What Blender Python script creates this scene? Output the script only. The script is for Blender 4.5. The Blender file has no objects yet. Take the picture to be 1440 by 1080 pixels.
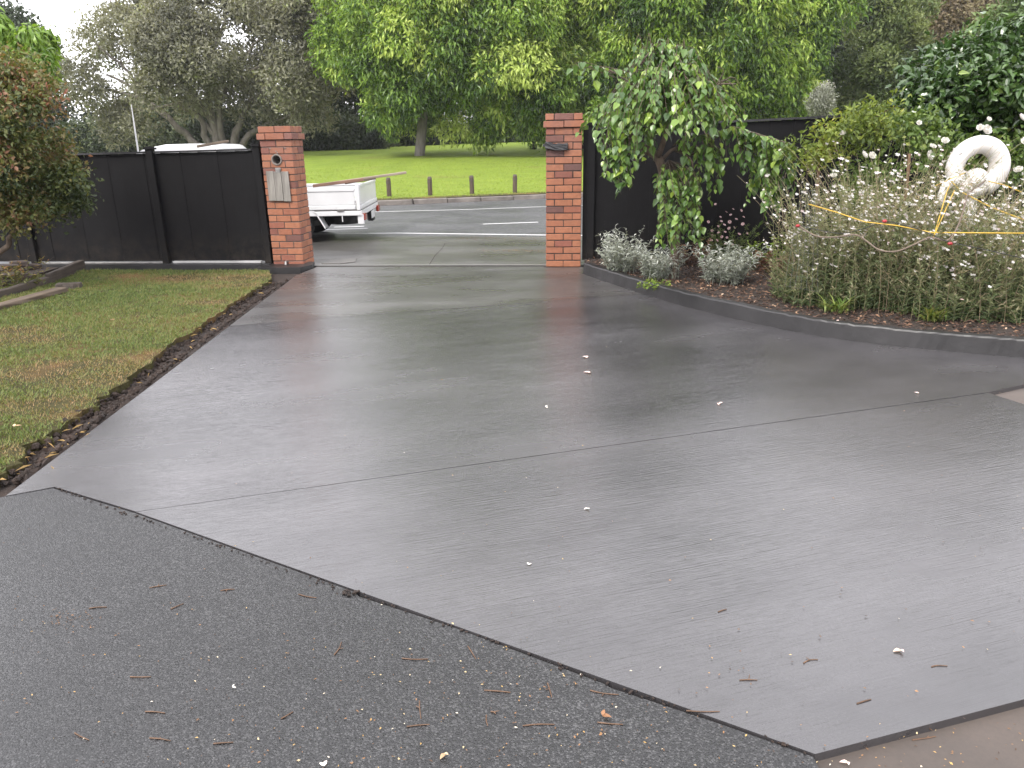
import bpy, bmesh, math
import numpy as np
from mathutils import Matrix, Vector, Euler

S = bpy.context.scene
COL = S.collection
rng = np.random.default_rng(7)

# ------------------------------------------------------------------ camera, sky, sun, exposure
EYE = np.array([0.0, 0.0, 1.6])
FPX = 1057.0                                   # focal length in pixels of the 1440 px wide photograph
TILT = math.atan(343 / FPX); ROLL = 0.0169
_fw = np.array([0, math.cos(TILT), -math.sin(TILT)]); _r0 = np.array([1.0, 0, 0]); _u0 = np.array([0, math.sin(TILT), math.cos(TILT)])
_R = math.cos(ROLL) * _r0 - math.sin(ROLL) * _u0
_U = math.cos(ROLL) * _u0 + math.sin(ROLL) * _r0
cam_data = bpy.data.cameras.new('camera')
cam_data.sensor_width = 36.0; cam_data.lens = 36.0 * FPX / 1440.0
cam_data.clip_start = 0.05; cam_data.clip_end = 2000
cam = bpy.data.objects.new('camera', cam_data); COL.objects.link(cam)
cam.matrix_world = Matrix(((_R[0], _U[0], -_fw[0], 0), (_R[1], _U[1], -_fw[1], 0), (_R[2], _U[2], -_fw[2], 1.6), (0, 0, 0, 1)))
S.camera = cam

SUN_EL = math.radians(46); SUN_AZ = math.radians(-142)   # azimuth from +Y towards +X
world = bpy.data.worlds.new('World'); S.world = world; world.use_nodes = True
nt = world.node_tree; nt.nodes.clear()
sky = nt.nodes.new('ShaderNodeTexSky'); sky.sky_type = 'NISHITA'; sky.sun_disc = False
sky.sun_elevation = SUN_EL; sky.sun_rotation = SUN_AZ; sky.air_density = 1.0; sky.dust_density = 3.0; sky.ozone_density = 1.0
hs = nt.nodes.new('ShaderNodeHueSaturation'); hs.inputs['Saturation'].default_value = 0.30
mx = nt.nodes.new('ShaderNodeMix'); mx.data_type = 'RGBA'; mx.inputs['Factor'].default_value = 0.72
mx.inputs['B'].default_value = (10.6, 10.45, 10.9, 1)              # the even white of an overcast sky
bgn = nt.nodes.new('ShaderNodeBackground'); bgn.inputs['Strength'].default_value = 0.135
out = nt.nodes.new('ShaderNodeOutputWorld')
nt.links.new(sky.outputs[0], hs.inputs['Color']); nt.links.new(hs.outputs[0], mx.inputs['A'])
nt.links.new(mx.outputs['Result'], bgn.inputs['Color']); nt.links.new(bgn.outputs[0], out.inputs['Surface'])
sl = bpy.data.lights.new('sun', 'SUN'); sl.energy = 1.5; sl.angle = math.radians(14); sl.color = (1.0, 0.955, 0.87)
sun = bpy.data.objects.new('sun', sl); COL.objects.link(sun)
sd = Vector((math.sin(SUN_AZ) * math.cos(SUN_EL), math.cos(SUN_AZ) * math.cos(SUN_EL), math.sin(SUN_EL)))
sun.rotation_euler = sd.to_track_quat('Z', 'Y').to_euler(); sun.location = (-20, 10, 40)
S.view_settings.view_transform = 'Standard'; S.view_settings.look = 'None'
S.view_settings.exposure = 1.35; S.view_settings.gamma = 1.0; S.view_settings.use_curve_mapping = False
S.render.engine = 'CYCLES'
try:
    S.cycles.use_denoising = True; S.cycles.max_bounces = 6; S.cycles.transparent_max_bounces = 6
    S.cycles.volume_bounces = 0; S.cycles.sample_clamp_indirect = 6.0
except Exception: pass

# ------------------------------------------------------------------ surveying: where a point seen in the photograph stands in the world
def _ray(px, py): return _fw * FPX + _R * (px - 720) + _U * (540 - py)
def G(px, py, z=0.0):
    d = _ray(px, py); t = (z - 1.6) / d[2]; return EYE + d * t
def P(px, py, y):
    d = _ray(px, py); return EYE + d * (y / d[1])

# ------------------------------------------------------------------ helpers
ORG = {}
def thing(name, label, cat, loc=(0, 0, 0), rotz=0.0, group=None):
    o = bpy.data.objects.new(name, None); o.empty_display_size = 0.1; COL.objects.link(o)
    o.location = loc; o.rotation_euler = (0, 0, rotz); o['label'] = label; o['category'] = cat
    if group: o['group'] = group
    ORG[o.name] = np.array(loc, float)
    return o
def tag(o, label, cat, group=None):
    o['label'] = label; o['category'] = cat
    if group: o['group'] = group
    return o
def link_mesh(name, me, mat, parent=None, local=False, kind=None, smooth=False):
    o = bpy.data.objects.new(name, me); COL.objects.link(o)
    if mat is not None:
        me.materials.clear(); me.materials.append(mat)
    if smooth: me.polygons.foreach_set('use_smooth', np.ones(len(me.polygons), bool))
    if parent is not None:
        o.parent = parent; org = ORG.get(parent.name, np.zeros(3)); ORG[o.name] = org
        if not local: me.transform(Matrix.Translation(Vector(-org)))
    if kind: o['kind'] = kind
    return o
def np_mesh(name, V, Fs, rnd=None):
    """V (n,3); Fs a list of int arrays (m,k); rnd per-vertex float"""
    V = np.asarray(V, np.float32); me = bpy.data.meshes.new(name)
    Fs = [np.asarray(f, np.int32) for f in Fs if len(f)]
    me.vertices.add(len(V)); me.vertices.foreach_set('co', V.ravel())
    nl = sum(f.size for f in Fs); npoly = sum(len(f) for f in Fs)
    me.loops.add(nl); me.polygons.add(npoly)
    me.loops.foreach_set('vertex_index', np.concatenate([f.ravel() for f in Fs]))
    tot = np.concatenate([np.full(len(f), f.shape[1], np.int32) for f in Fs])
    me.polygons.foreach_set('loop_start', np.concatenate([[0], np.cumsum(tot)[:-1]]).astype(np.int32))
    try: me.polygons.foreach_set('loop_total', tot)
    except Exception: pass
    me.polygons.foreach_set('use_smooth', np.zeros(npoly, bool))
    if rnd is not None:
        a = me.attributes.new('rnd', 'FLOAT', 'POINT'); a.data.foreach_set('value', np.asarray(rnd, np.float32))
    me.update(calc_edges=True); me.validate()
    return me
def geo(name, V, Fs, mat, parent=None, rnd=None, kind=None, smooth=False, local=False):
    return link_mesh(name, np_mesh(name, V, Fs, rnd), mat, parent, local, kind, smooth)

class MB:
    """collects boxes, tubes, prisms and leaf arrays into ONE mesh"""
    def __init__(s): s.V = []; s.F = {}; s.r = []; s.n = 0
    def add(s, V, Fs, rnd=0.5):
        V = np.asarray(V, float)
        for f in Fs:
            f = np.asarray(f, int)
            if len(f): s.F.setdefault(f.shape[1], []).append(f + s.n)
        s.V.append(V); s.n += len(V)
        s.r.append(np.full(len(V), rnd) if np.isscalar(rnd) else np.asarray(rnd))
        return s
    def box(s, c, d, rz=0.0, rnd=0.5, bev=0.0, M=None):
        bm = bmesh.new(); bmesh.ops.create_cube(bm, size=1)
        bmesh.ops.scale(bm, vec=d, verts=bm.verts)
        if bev: bmesh.ops.bevel(bm, geom=list(bm.edges), offset=bev, segments=1, affect='EDGES', clamp_overlap=True)
        if M is None: M = Matrix.Translation(c) @ Matrix.Rotation(rz, 4, 'Z')
        bmesh.ops.transform(bm, matrix=M, verts=bm.verts)
        s.bm(bm, rnd); return s
    def bm(s, bm, rnd=0.5):
        bm.verts.ensure_lookup_table(); bm.verts.index_update()
        V = np.array([v.co[:] for v in bm.verts]); F = {}
        for f in bm.faces: F.setdefault(len(f.verts), []).append([v.index for v in f.verts])
        s.add(V, list(F.values()), rnd); bm.free(); return s
    def tube(s, pts, r, sides=6, rnd=0.5, cap=True):
        V, Fs = tube(pts, r, sides, cap); return s.add(V, Fs, rnd)
    def prism(s, poly, z0, z1, rnd=0.5):
        V, Fs = prism(poly, z0, z1); return s.add(V, Fs, rnd)
    def build(s, name, mat, parent=None, kind=None, smooth=False, local=False):
        return geo(name, np.concatenate(s.V), [np.concatenate(f) for f in s.F.values()], mat, parent, np.concatenate(s.r), kind, smooth, local)

def tube(pts, r, sides=6, cap=True):
    pts = np.asarray(pts, float); n = len(pts); r = np.broadcast_to(np.asarray(r, float), (n,))
    T = np.gradient(pts, axis=0); T /= np.linalg.norm(T, axis=1, keepdims=True) + 1e-9
    ref = np.array([0.31, 0.17, 0.94]) if abs(T[:, 2]).mean() < 0.8 else np.array([1.0, 0.1, 0])
    A = np.cross(T, ref); A /= np.linalg.norm(A, axis=1, keepdims=True) + 1e-9
    for i in range(1, n):
        if A[i] @ A[i - 1] < 0: A[i] *= -1
    B = np.cross(T, A); th = np.linspace(0, 2 * np.pi, sides, endpoint=False)
    V = (pts[:, None] + r[:, None, None] * (np.cos(th)[None, :, None] * A[:, None] + np.sin(th)[None, :, None] * B[:, None])).reshape(-1, 3)
    i, k = np.meshgrid(np.arange(n - 1), np.arange(sides), indexing='ij'); k2 = (k + 1) % sides
    q = np.stack([i * sides + k, i * sides + k2, (i + 1) * sides + k2, (i + 1) * sides + k], -1).reshape(-1, 4)
    Fs = [q]
    if cap: Fs.append(np.array([list(range(sides))[::-1], [(n - 1) * sides + j for j in range(sides)]]))
    return V, Fs
def tubes_many(PTS, R, sides=3):
    """PTS (m,n,3), R (m,n): many thin stems at once"""
    m, n = PTS.shape[:2]
    T = np.gradient(PTS, axis=1); T /= np.linalg.norm(T, axis=2, keepdims=True) + 1e-9
    A = np.cross(T, np.array([0.83, 0.55, 0.1])); A /= np.linalg.norm(A, axis=2, keepdims=True) + 1e-9
    B = np.cross(T, A); th = np.linspace(0, 2 * np.pi, sides, endpoint=False)
    V = PTS[:, :, None] + R[:, :, None, None] * (np.cos(th)[:, None] * A[:, :, None] + np.sin(th)[:, None] * B[:, :, None])
    a, i, k = np.meshgrid(np.arange(m), np.arange(n - 1), np.arange(sides), indexing='ij'); k2 = (k + 1) % sides; b = a * n * sides
    F = np.stack([b + i * sides + k, b + i * sides + k2, b + (i + 1) * sides + k2, b + (i + 1) * sides + k], -1).reshape(-1, 4)
    return V.reshape(-1, 3), [F]
def spline(pts, n=12):
    pts = np.asarray(pts, float); m = len(pts); t = np.linspace(0, m - 1, n); o = []
    for u in t:
        i = min(int(u), m - 2); f = u - i
        p0, p1, p2, p3 = pts[max(i - 1, 0)], pts[i], pts[i + 1], pts[min(i + 2, m - 1)]
        o.append(0.5 * (2 * p1 + (p2 - p0) * f + (2 * p0 - 5 * p1 + 4 * p2 - p3) * f * f + (3 * p1 - p0 - 3 * p2 + p3) * f ** 3))
    return np.array(o)
def prism(poly, z0, z1):
    poly = np.asarray(poly, float)[:, :2]; n = len(poly)
    a = 0.5 * np.sum(poly[:, 0] * np.roll(poly[:, 1], -1) - np.roll(poly[:, 0], -1) * poly[:, 1])
    if a < 0: poly = poly[::-1]
    V = np.concatenate([np.c_[poly, np.full(n, z0)], np.c_[poly, np.full(n, z1)]])
    i = np.arange(n); j = (i + 1) % n
    return V, [np.stack([i, j, j + n, i + n], 1), np.array([np.arange(n)[::-1]]), np.array([np.arange(n) + n])]
def rough_poly(pts, step, amp):
    """subdivide a closed outline and make it uneven"""
    pts = np.asarray(pts, float)[:, :2]; o = []
    for p, q in zip(pts, np.roll(pts, -1, 0)):
        k = max(1, int(np.linalg.norm(q - p) / step))
        for t in range(k): o.append(p + (q - p) * t / k + (rng.normal(0, amp, 2) if t else 0))
    return np.array(o)
def inside(poly, pts):
    poly = np.asarray(poly)[:, :2]; x, y = pts[:, 0], pts[:, 1]; c = np.zeros(len(pts), bool)
    for (x0, y0), (x1, y1) in zip(poly, np.roll(poly, -1, 0)):
        c ^= ((y0 > y) != (y1 > y)) & (x < (x1 - x0) * (y - y0) / (y1 - y0 + 1e-12) + x0)
    return c
def unit(v): return v / (np.linalg.norm(v, axis=-1, keepdims=True) + 1e-9)

# leaf templates: columns along, across, up; triangles
L4 = (np.array([[0, 0, 0], [.45, -.5, .10], [1, 0, -.06], [.45, .5, .10]]), np.array([[0, 1, 2], [0, 2, 3]]))
L4F = (np.array([[0, 0, 0], [.4, -.5, .0], [1, 0, 0.0], [.4, .5, .0]]), np.array([[0, 1, 2], [0, 2, 3]]))
LBIG = (np.array([[0, 0, 0], [.4, 0, 0], [.75, 0, -.03], [1, 0, -.12], [.02, .24, .05], [.3, .5, .1], [.7, .3, .03], [.02, -.24, .05], [.3, -.5, .1], [.7, -.3, .03]]),
        np.array([[0, 1, 4], [4, 1, 5], [1, 2, 5], [5, 2, 6], [2, 3, 6], [0, 7, 1], [7, 8, 1], [1, 8, 2], [8, 9, 2], [2, 9, 3]]))
LLONG = (np.array([[0, 0, 0], [.35, -.5, .06], [.35, .5, .06], [.7, -.38, -.06], [.7, .38, -.06], [1, 0, -.3]]), np.array([[0, 1, 2], [1, 3, 2], [2, 3, 4], [3, 5, 4]]))
BLADE = (np.array([[0, -.5, 0], [0, .5, 0], [.6, 0.3, .12], [1, 0, .35]]), np.array([[0, 2, 1], [0, 3, 2]]))
def leaf_arrays(Pt, D, N, L, W, tpl=L4, rnd=None):
    n = len(Pt); D = unit(D); Sx = unit(np.cross(D, N)); N = np.cross(Sx, D)
    L = np.broadcast_to(L, (n,)); W = np.broadcast_to(W, (n,)); tv, tf = tpl; k = len(tv)
    V = (Pt[:, None] + tv[None, :, 0, None] * (L[:, None] * D)[:, None]
         + tv[None, :, 1, None] * (W[:, None] * Sx)[:, None] + tv[None, :, 2, None] * (L[:, None] * N)[:, None])
    F = (tf[None] + (np.arange(n) * k)[:, None, None]).reshape(-1, 3)
    r = np.repeat(rng.random(n) if rnd is None else rnd, k)
    return V.reshape(-1, 3), [F], r

# ------------------------------------------------------------------ materials
def nodes_of(name):
    m = bpy.data.materials.new(name); m.use_nodes = True; t = m.node_tree; t.nodes.clear()
    o = t.nodes.new('ShaderNodeOutputMaterial'); b = t.nodes.new('ShaderNodeBsdfPrincipled'); t.links.new(b.outputs[0], o.inputs[0])
    return m, t, b, o
def noise(t, scale, detail=4, rough=.55, vec=None, stretch=None):
    n = t.nodes.new('ShaderNodeTexNoise'); n.inputs['Scale'].default_value = scale; n.inputs['Detail'].default_value = detail; n.inputs['Roughness'].default_value = rough
    if vec is None:
        g = t.nodes.new('ShaderNodeNewGeometry'); vec = g.outputs['Position']
    if stretch:
        mp = t.nodes.new('ShaderNodeMapping'); mp.vector_type = 'TEXTURE'; mp.inputs['Scale'].default_value = tuple(1 / q for q in stretch[0]); mp.inputs['Rotation'].default_value = (0, 0, -stretch[1])
        t.links.new(vec, mp.inputs[0]); vec = mp.outputs[0]
    t.links.new(vec, n.inputs['Vector']); return n.outputs['Fac']
ALB = .64
def dim(stops): return [(p, tuple(x * ALB for x in c)) for p, c in stops]
def ramp(t, fac, stops):
    r = t.nodes.new('ShaderNodeValToRGB'); e = r.color_ramp.elements
    while len(e) < len(stops): e.new(0.5)
    for el, (p, c) in zip(e, stops):
        el.position = p; el.color = (*c, 1) if len(c) == 3 else c
    t.links.new(fac, r.inputs[0]); return r.outputs[0]
def mapr(t, fac, a, b, c, d):
    m = t.nodes.new('ShaderNodeMapRange'); 
    for k, v in zip(('From Min', 'From Max', 'To Min', 'To Max'), (a, b, c, d)): m.inputs[k].default_value = v
    t.links.new(fac, m.inputs['Value']); return m.outputs[0]
def mixc(t, fac, a, b, mode='MIX'):
    m = t.nodes.new('ShaderNodeMix'); m.data_type = 'RGBA'; m.blend_type = mode
    for k, v in (('Factor', fac), ('A', a), ('B', b)):
        if isinstance(v, (int, float)): m.inputs[k].default_value = v
        elif isinstance(v, tuple): m.inputs[k].default_value = (*v, 1) if len(v) == 3 else v
        else: t.links.new(v, m.inputs[k])
    return m.outputs['Result']
def math_(t, op, a, b=None):
    m = t.nodes.new('ShaderNodeMath'); m.operation = op
    for i, v in enumerate((a, b)):
        if v is None: continue
        if isinstance(v, (int, float)): m.inputs[i].default_value = v
        else: t.links.new(v, m.inputs[i])
    return m.outputs[0]
def bump(t, b, h, strength, dist=0.01, prev=None):
    n = t.nodes.new('ShaderNodeBump'); n.inputs['Strength'].default_value = strength; n.inputs['Distance'].default_value = dist
    t.links.new(h, n.inputs['Height'])
    if prev is not None: t.links.new(prev, n.inputs['Normal'])
    t.links.new(n.outputs[0], b.inputs['Normal']); return n.outputs[0]
def attr(t, name='rnd'):
    a = t.nodes.new('ShaderNodeAttribute'); a.attribute_name = name; return a.outputs['Fac']
def simple(name, col, rough=.6, var=.15, scale=8, bmp=.0, metal=0, spec=.5, vcol=None):
    m, t, b, o = nodes_of(name)
    n = noise(t, scale, 5)
    col = tuple(c * ALB for c in col); lo = tuple(c * (1 - var) for c in col); hi = tuple(min(1, c * (1 + var)) for c in (vcol or col))
    t.links.new(ramp(t, n, [(.3, lo), (.7, hi)]), b.inputs['Base Color'])
    b.inputs['Roughness'].default_value = rough; b.inputs['Metallic'].default_value = metal; b.inputs['Specular IOR Level'].default_value = spec
    if bmp: bump(t, b, noise(t, scale * 6, 4), bmp, .01)
    return m
def leafmat(name, stops, rough=.5, trans=.3, tcol=None, spec=.4):
    """leaf: colour per leaf from the rnd attribute, light passing through"""
    m, t, b, o = nodes_of(name)
    c = ramp(t, attr(t), stops)
    t.links.new(c, b.inputs['Base Color']); b.inputs['Roughness'].default_value = rough; b.inputs['Specular IOR Level'].default_value = spec
    if trans:
        tr = t.nodes.new('ShaderNodeBsdfTranslucent')
        t.links.new(mixc(t, 1.0, c, tcol or (1.3, 1.25, .6), 'MULTIPLY'), tr.inputs[0])
        ms = t.nodes.new('ShaderNodeMixShader'); ms.inputs[0].default_value = trans
        t.links.new(b.outputs[0], ms.inputs[1]); t.links.new(tr.outputs[0], ms.inputs[2]); t.links.new(ms.outputs[0], o.inputs[0])
    return m
def barkmat(name, c0, c1, scale=6):
    m, t, b, o = nodes_of(name)
    n = noise(t, scale, 6, .65, stretch=((1, 1, .25), 0))
    t.links.new(ramp(t, n, dim([(.3, c0), (.7, c1)])), b.inputs['Base Color']); b.inputs['Roughness'].default_value = .9
    bump(t, b, n, .8, .03); return m
# ------------------------------------------------------------------ setting materials
def concrete_mat(name, lo, hi, rlo, rhi, broom=True, rot=0.0, bs=.25):
    m, t, b, o = nodes_of(name)
    big = noise(t, .55, 4, .6, stretch=((1, 2.2, 1), rot)); mid = noise(t, 3.2, 5, .65); fine = noise(t, 90, 3, .7)
    c = ramp(t, big, [(.3, lo), (.7, hi)])
    c = mixc(t, .3, c, ramp(t, mid, [(.3, (.62, .6, .58)), (.7, (1.08, 1.08, 1.1))]), 'MULTIPLY')
    c = mixc(t, .35, c, ramp(t, fine, [(.35, (.6, .6, .6)), (.65, (1.15, 1.15, 1.15))]), 'MULTIPLY')
    t.links.new(c, b.inputs['Base Color'])
    wet = noise(t, .8, 5, .58, stretch=((.7, 2.0, 1), rot))
    t.links.new(mapr(t, wet, .3, .7, rlo, rhi), b.inputs['Roughness']); b.inputs['IOR'].default_value = 1.5; b.inputs['Specular IOR Level'].default_value = 1.0
    p = None
    if broom:
        br = noise(t, 9, 3, .6, stretch=((.35, 17, 1), rot)); p = bump(t, b, br, bs, .006)
    p = bump(t, b, noise(t, 160, 2, .6), .10, .002, p)
    bump(t, b, noise(t, 1.3, 1.5), .06, .02, p)
    return m
BROOM = -math.atan2(4.58 - 3.12, 3.08 + 1.74)
M_conc = concrete_mat('wet_concrete', (.026, .0245, .0262), (.063, .060, .0635), .15, .31, True, BROOM, .30)
M_conc_far = concrete_mat('wet_concrete_far', (.033, .0305, .030), (.076, .072, .071), .20, .39, True, BROOM * .3)
M_oldconc = concrete_mat('old_brown_concrete', (.028, .020, .015), (.075, .053, .040), .8, .95, False)
M_cross = concrete_mat('crossing_concrete', (.04, .038, .035), (.075, .071, .066), .25, .45, True, 0.1, .2)

def asphalt_mat(name, base, agg, sc, rlo, rhi, dist=.006, big=(.7, 1.25)):
    m, t, b, o = nodes_of(name)
    g = t.nodes.new('ShaderNodeNewGeometry')
    v = t.nodes.new('ShaderNodeTexVoronoi'); v.inputs['Scale'].default_value = sc; t.links.new(g.outputs['Position'], v.inputs['Vector'])
    v2 = t.nodes.new('ShaderNodeTexVoronoi'); v2.inputs['Scale'].default_value = sc * 1.9; t.links.new(g.outputs['Position'], v2.inputs['Vector'])
    sep = t.nodes.new('ShaderNodeSeparateColor'); t.links.new(v.outputs['Color'], sep.inputs[0])
    c = ramp(t, sep.outputs[0], [(.0, base), (.55, tuple(x * 1.5 for x in base)), (.82, agg), (1.0, tuple(x * 1.5 for x in agg))])
    c = mixc(t, 1.0, c, ramp(t, v.outputs['Distance'], [(.25, (1.1, 1.1, 1.1)), (.6, (.5, .5, .51))]), 'MULTIPLY')
    c = mixc(t, 1.0, c, ramp(t, noise(t, .8, 4, .6), [(.3, (big[0],) * 3), (.7, (big[1],) * 3)]), 'MULTIPLY')
    t.links.new(c, b.inputs['Base Color'])
    t.links.new(mapr(t, noise(t, .9, 4), .32, .68, rlo, rhi), b.inputs['Roughness']); b.inputs['Specular IOR Level'].default_value = .6
    p = bump(t, b, math_(t, 'SUBTRACT', 1.0, v.outputs['Distance']), .55, dist); p = bump(t, b, v2.outputs['Distance'], .35, dist * .6, p)
    bump(t, b, noise(t, 2.0, 3), .12, .03, p)
    return m
M_asph = asphalt_mat('wet_asphalt', (.006, .006, .0063), (.042, .0415, .042), 185, .24, .42, .003, (.5, 1.35))
M_road = asphalt_mat('road_asphalt', (.045, .045, .048), (.10, .10, .102), 60, .35, .55, .004, (.85, 1.15))
M_kerb = simple('charcoal_kerb', (.024, .0225, .0235), .45, .55, 2.2, .35)
M_paint = simple('road_paint', (.72, .72, .72), .5, .12, 12, .1)
M_stone = simple('kerb_stone', (.20, .175, .155), .7, .35, 4, .4)
M_soil = simple('dark_soil', (.03, .016, .010), .85, .6, 14, 1.0)
M_bed = simple('bed_soil', (.04, .026, .019), .9, .6, 22, 1.0)

def grass_ground(name, dark, mid, dry, dsc, lo, hi):
    m, t, b, o = nodes_of(name)
    f = noise(t, 14, 6, .7); c = ramp(t, f, [(.3, dark), (.7, mid)])
    c = mixc(t, mapr(t, noise(t, dsc, 4, .6), lo, hi, 0, 1), c, dry)
    t.links.new(c, b.inputs['Base Color']); b.inputs['Roughness'].default_value = .9; b.inputs['Specular IOR Level'].default_value = .15
    c = mixc(t, .55, c, ramp(t, noise(t, 1.1, 6, .7), [(.32, (.55, .6, .6)), (.68, (1.15, 1.12, 1.1))]), 'MULTIPLY'); t.links.new(c, b.inputs['Base Color'])
    bump(t, b, noise(t, 60, 4, .7), 1.0, .02); return m
M_lawn = grass_ground('lawn_thatch', (.035, .03, .013), (.075, .068, .025), (.15, .085, .038), .9, .5, .66)
M_park = grass_ground('park_grass', (.10, .145, .018), (.215, .285, .04), (.17, .14, .05), .22, .6, .78)

# ------------------------------------------------------------------ ground, road, park
def park_z(x, y):
    y0 = np.interp(x, [-40, -3.2, 1.1, 8, 40], [15.5, 20.5, 22.0, 23.5, 27.0])
    s = np.clip((y - y0) / 48.0, 0, 1); s = s * s * (3 - 2 * s)
    return .12 + 1.15 * s + np.clip(.008 * (x + 12), -.25, .4) * np.clip((y - y0) / 20, 0, 1) + .03 * np.sin(x * .31 + y * .2) * np.clip((y - y0) / 6, 0, 1)
geo('ground', [[-200, -60, -.09], [200, -60, -.09], [200, 230, -.09], [-200, 230, -.09]], [np.array([[0, 1, 2, 3]])], M_soil, kind='structure')

road_near = [(-60, 11.6), (-8, 13.35), (-2.06, 13.95), (.67, 13.3), (6, 12.2), (60, 8.0)]
def kerb_y(x): return np.interp(x, [-40, -3.2, 1.1, 8, 40], [15.5, 20.5, 22.0, 23.5, 27.0])
kx = np.linspace(-40, 40, 161); ky = kerb_y(kx)
road_poly = [(-40, 11.4), (-8, 11.9), (0, 12.3), (6, 11.9), (40, 9)] + [(x, kerb_y(x)) for x in np.linspace(40, -40, 81)]
MB().prism(road_poly, -.1, 0.0).build('road', M_road, kind='structure')
# painted lines, 4 mm above the asphalt
def strip(name, pts, w, z, mat, parent=None):
    pts = np.asarray(pts, float)[:, :2]; T = np.gradient(pts, axis=0); T = unit(T); Nn = np.c_[-T[:, 1], T[:, 0]]
    ww = np.broadcast_to(w, (len(pts),))[:, None] / 2
    V = np.concatenate([np.c_[pts - Nn * ww, np.full(len(pts), z)], np.c_[pts + Nn * ww, np.full(len(pts), z)]])
    n = len(pts); i = np.arange(n - 1)
    return geo(name, V, [np.stack([i, i + 1, i + n + 1, i + n], 1)], mat, parent, kind='structure')
strip('road_edge_line', [(-30, 13.2), (-8, 14.15), (-4.5, 14.15), (-2.06, 14.05), (.67, 13.36), (3, 12.8), (20, 9)], .11, .004, M_paint)
far_pts = [G(*p) for p in ((545, 297.6), (600, 296.3), (650, 295), (700, 293.2), (770, 290.6))]
far_pts = [far_pts[0] + (far_pts[0] - far_pts[-1]) * 4] + far_pts + [far_pts[-1] + (far_pts[-1] - far_pts[0]) * 4]
strip('road_edge_line', far_pts, .09, .004, M_paint)
d0, d1 = G(679, 315.4), G(757, 312.6); dv = d1 - d0
for k in (-2, -1, 0, 1):
    strip('lane_dash', [d0 + dv * 3.0 * k, d0 + dv * 3.0 * k + dv], .11, .004, M_paint)
strip('lane_dash', [G(470, 319.5), G(512, 318.5)], .15, .004, M_paint)

# park terrain
gx = np.linspace(-80, 80, 161); gv = np.concatenate([np.linspace(0, 12, 25), np.linspace(13, 90, 60)])
XX, VV = np.meshgrid(gx, gv, indexing='ij'); YY = kerb_y(XX) + .34 + VV; ZZ = park_z(XX, YY)
i, j = np.meshgrid(np.arange(len(gx) - 1), np.arange(len(gv) - 1), indexing='ij'); nn = len(gv)
geo('park_lawn', np.stack([XX, YY, ZZ], -1).reshape(-1, 3), [np.stack([i * nn + j, (i + 1) * nn + j, (i + 1) * nn + j + 1, i * nn + j + 1], -1).reshape(-1, 4)], M_park, kind='structure', smooth=True)
# kerb stones, one by one
kerb = bpy.data.objects.new('road_kerb', None); COL.objects.link(kerb); kerb['kind'] = 'structure'
kme = None; x = -9.0
while x < 7:
    y = kerb_y(x + .3); ang = math.atan2(kerb_y(x + .6) - kerb_y(x), .6)
    if kme is None:
        o = MB().box((0, 0, 0), (.93, .16, .25), bev=.015).build('kerb_stone', M_stone, kerb); kme = o.data
    else:
        o = bpy.data.objects.new('kerb_stone', kme); COL.objects.link(o); o.parent = kerb
    o.location = (x + .3, y + .1, .0 + rng.normal(0, .006)); o.rotation_euler = (0, 0, ang + rng.normal(0, .01)); x += .95 * math.cos(ang)
strip('kerb_verge', [(x_, kerb_y(x_) + .55) for x_ in np.linspace(-30, 30, 61)], .8, .128, M_lawn)
# grass tufts of the park (the nearest bank, where blades still show)
n = 60000
tx = rng.uniform(-9, 6, n); tv = rng.random(n) ** 1.3 * 24 * rng.random(n) ** .3 + .4; ty = kerb_y(tx) + tv; tz = park_z(tx, ty)
az = rng.uniform(0, 6.28, n); D = np.c_[np.cos(az) * .6, np.sin(az) * .6, np.ones(n)]; N = np.c_[np.cos(az), np.sin(az), np.zeros(n)]
M_blade_p = leafmat('park_blades', [(0, (.105, .15, .018)), (.6, (.215, .28, .038)), (.93, (.24, .28, .06)), (1, (.26, .21, .08))], .6, .35)
V, F, r = leaf_arrays(np.c_[tx, ty, tz - .01], D, N, rng.uniform(.025, .07, n), rng.uniform(.008, .02, n), BLADE)
geo('park_grass_blades', V, F, M_blade_p, rnd=r, kind='stuff')

# crossing between gate and road, with its lighter band of new edge
A_GATE = .09
UG = np.array([math.cos(A_GATE), -math.sin(A_GATE)]); NG = np.array([math.sin(A_GATE), math.cos(A_GATE)])
LP0 = np.array([-3.215, 10.25]); RP0 = np.array([.475, 9.90])        # front left corners of the two pillars
def along(p0, u, v=0.0): return p0 + UG * u + NG * v
cross = rough_poly([(-30, 12.2), (-2.75, 10.32), (.5, 9.99), (1.2, 9.97), (30, 8.0), (30, 9.6), (6, 12.3), (.67, 13.05), (-2.06, 13.6), (-8, 13.1), (-30, 13.6)], .6, .012)
MB().prism(cross, -.08, .006).build('vehicle_crossing', M_cross, kind='structure')
strip('crossing_joint', [(-2.72, 10.33), (-1.2, 10.2), (.52, 10.01)], .035, .0115, simple('pale_mortar', (.34, .33, .32), .6, .2, 10))
strip('crossing_crack', [G(604, 373), G(612, 360), G(622, 350), G(626, 343)], .008, .011, M_soil)
M_cover = simple('steel_cover', (.16, .15, .14), .35, .3, 6, .2, .3)
cv = rough_poly([G(452, 372), G(470, 366.2), G(502, 364.5), G(500, 369.5), G(478, 372)], 3, 0)
MB().prism(cv, -.02, .016).build('service_cover', M_cover, kind='structure')

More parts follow.
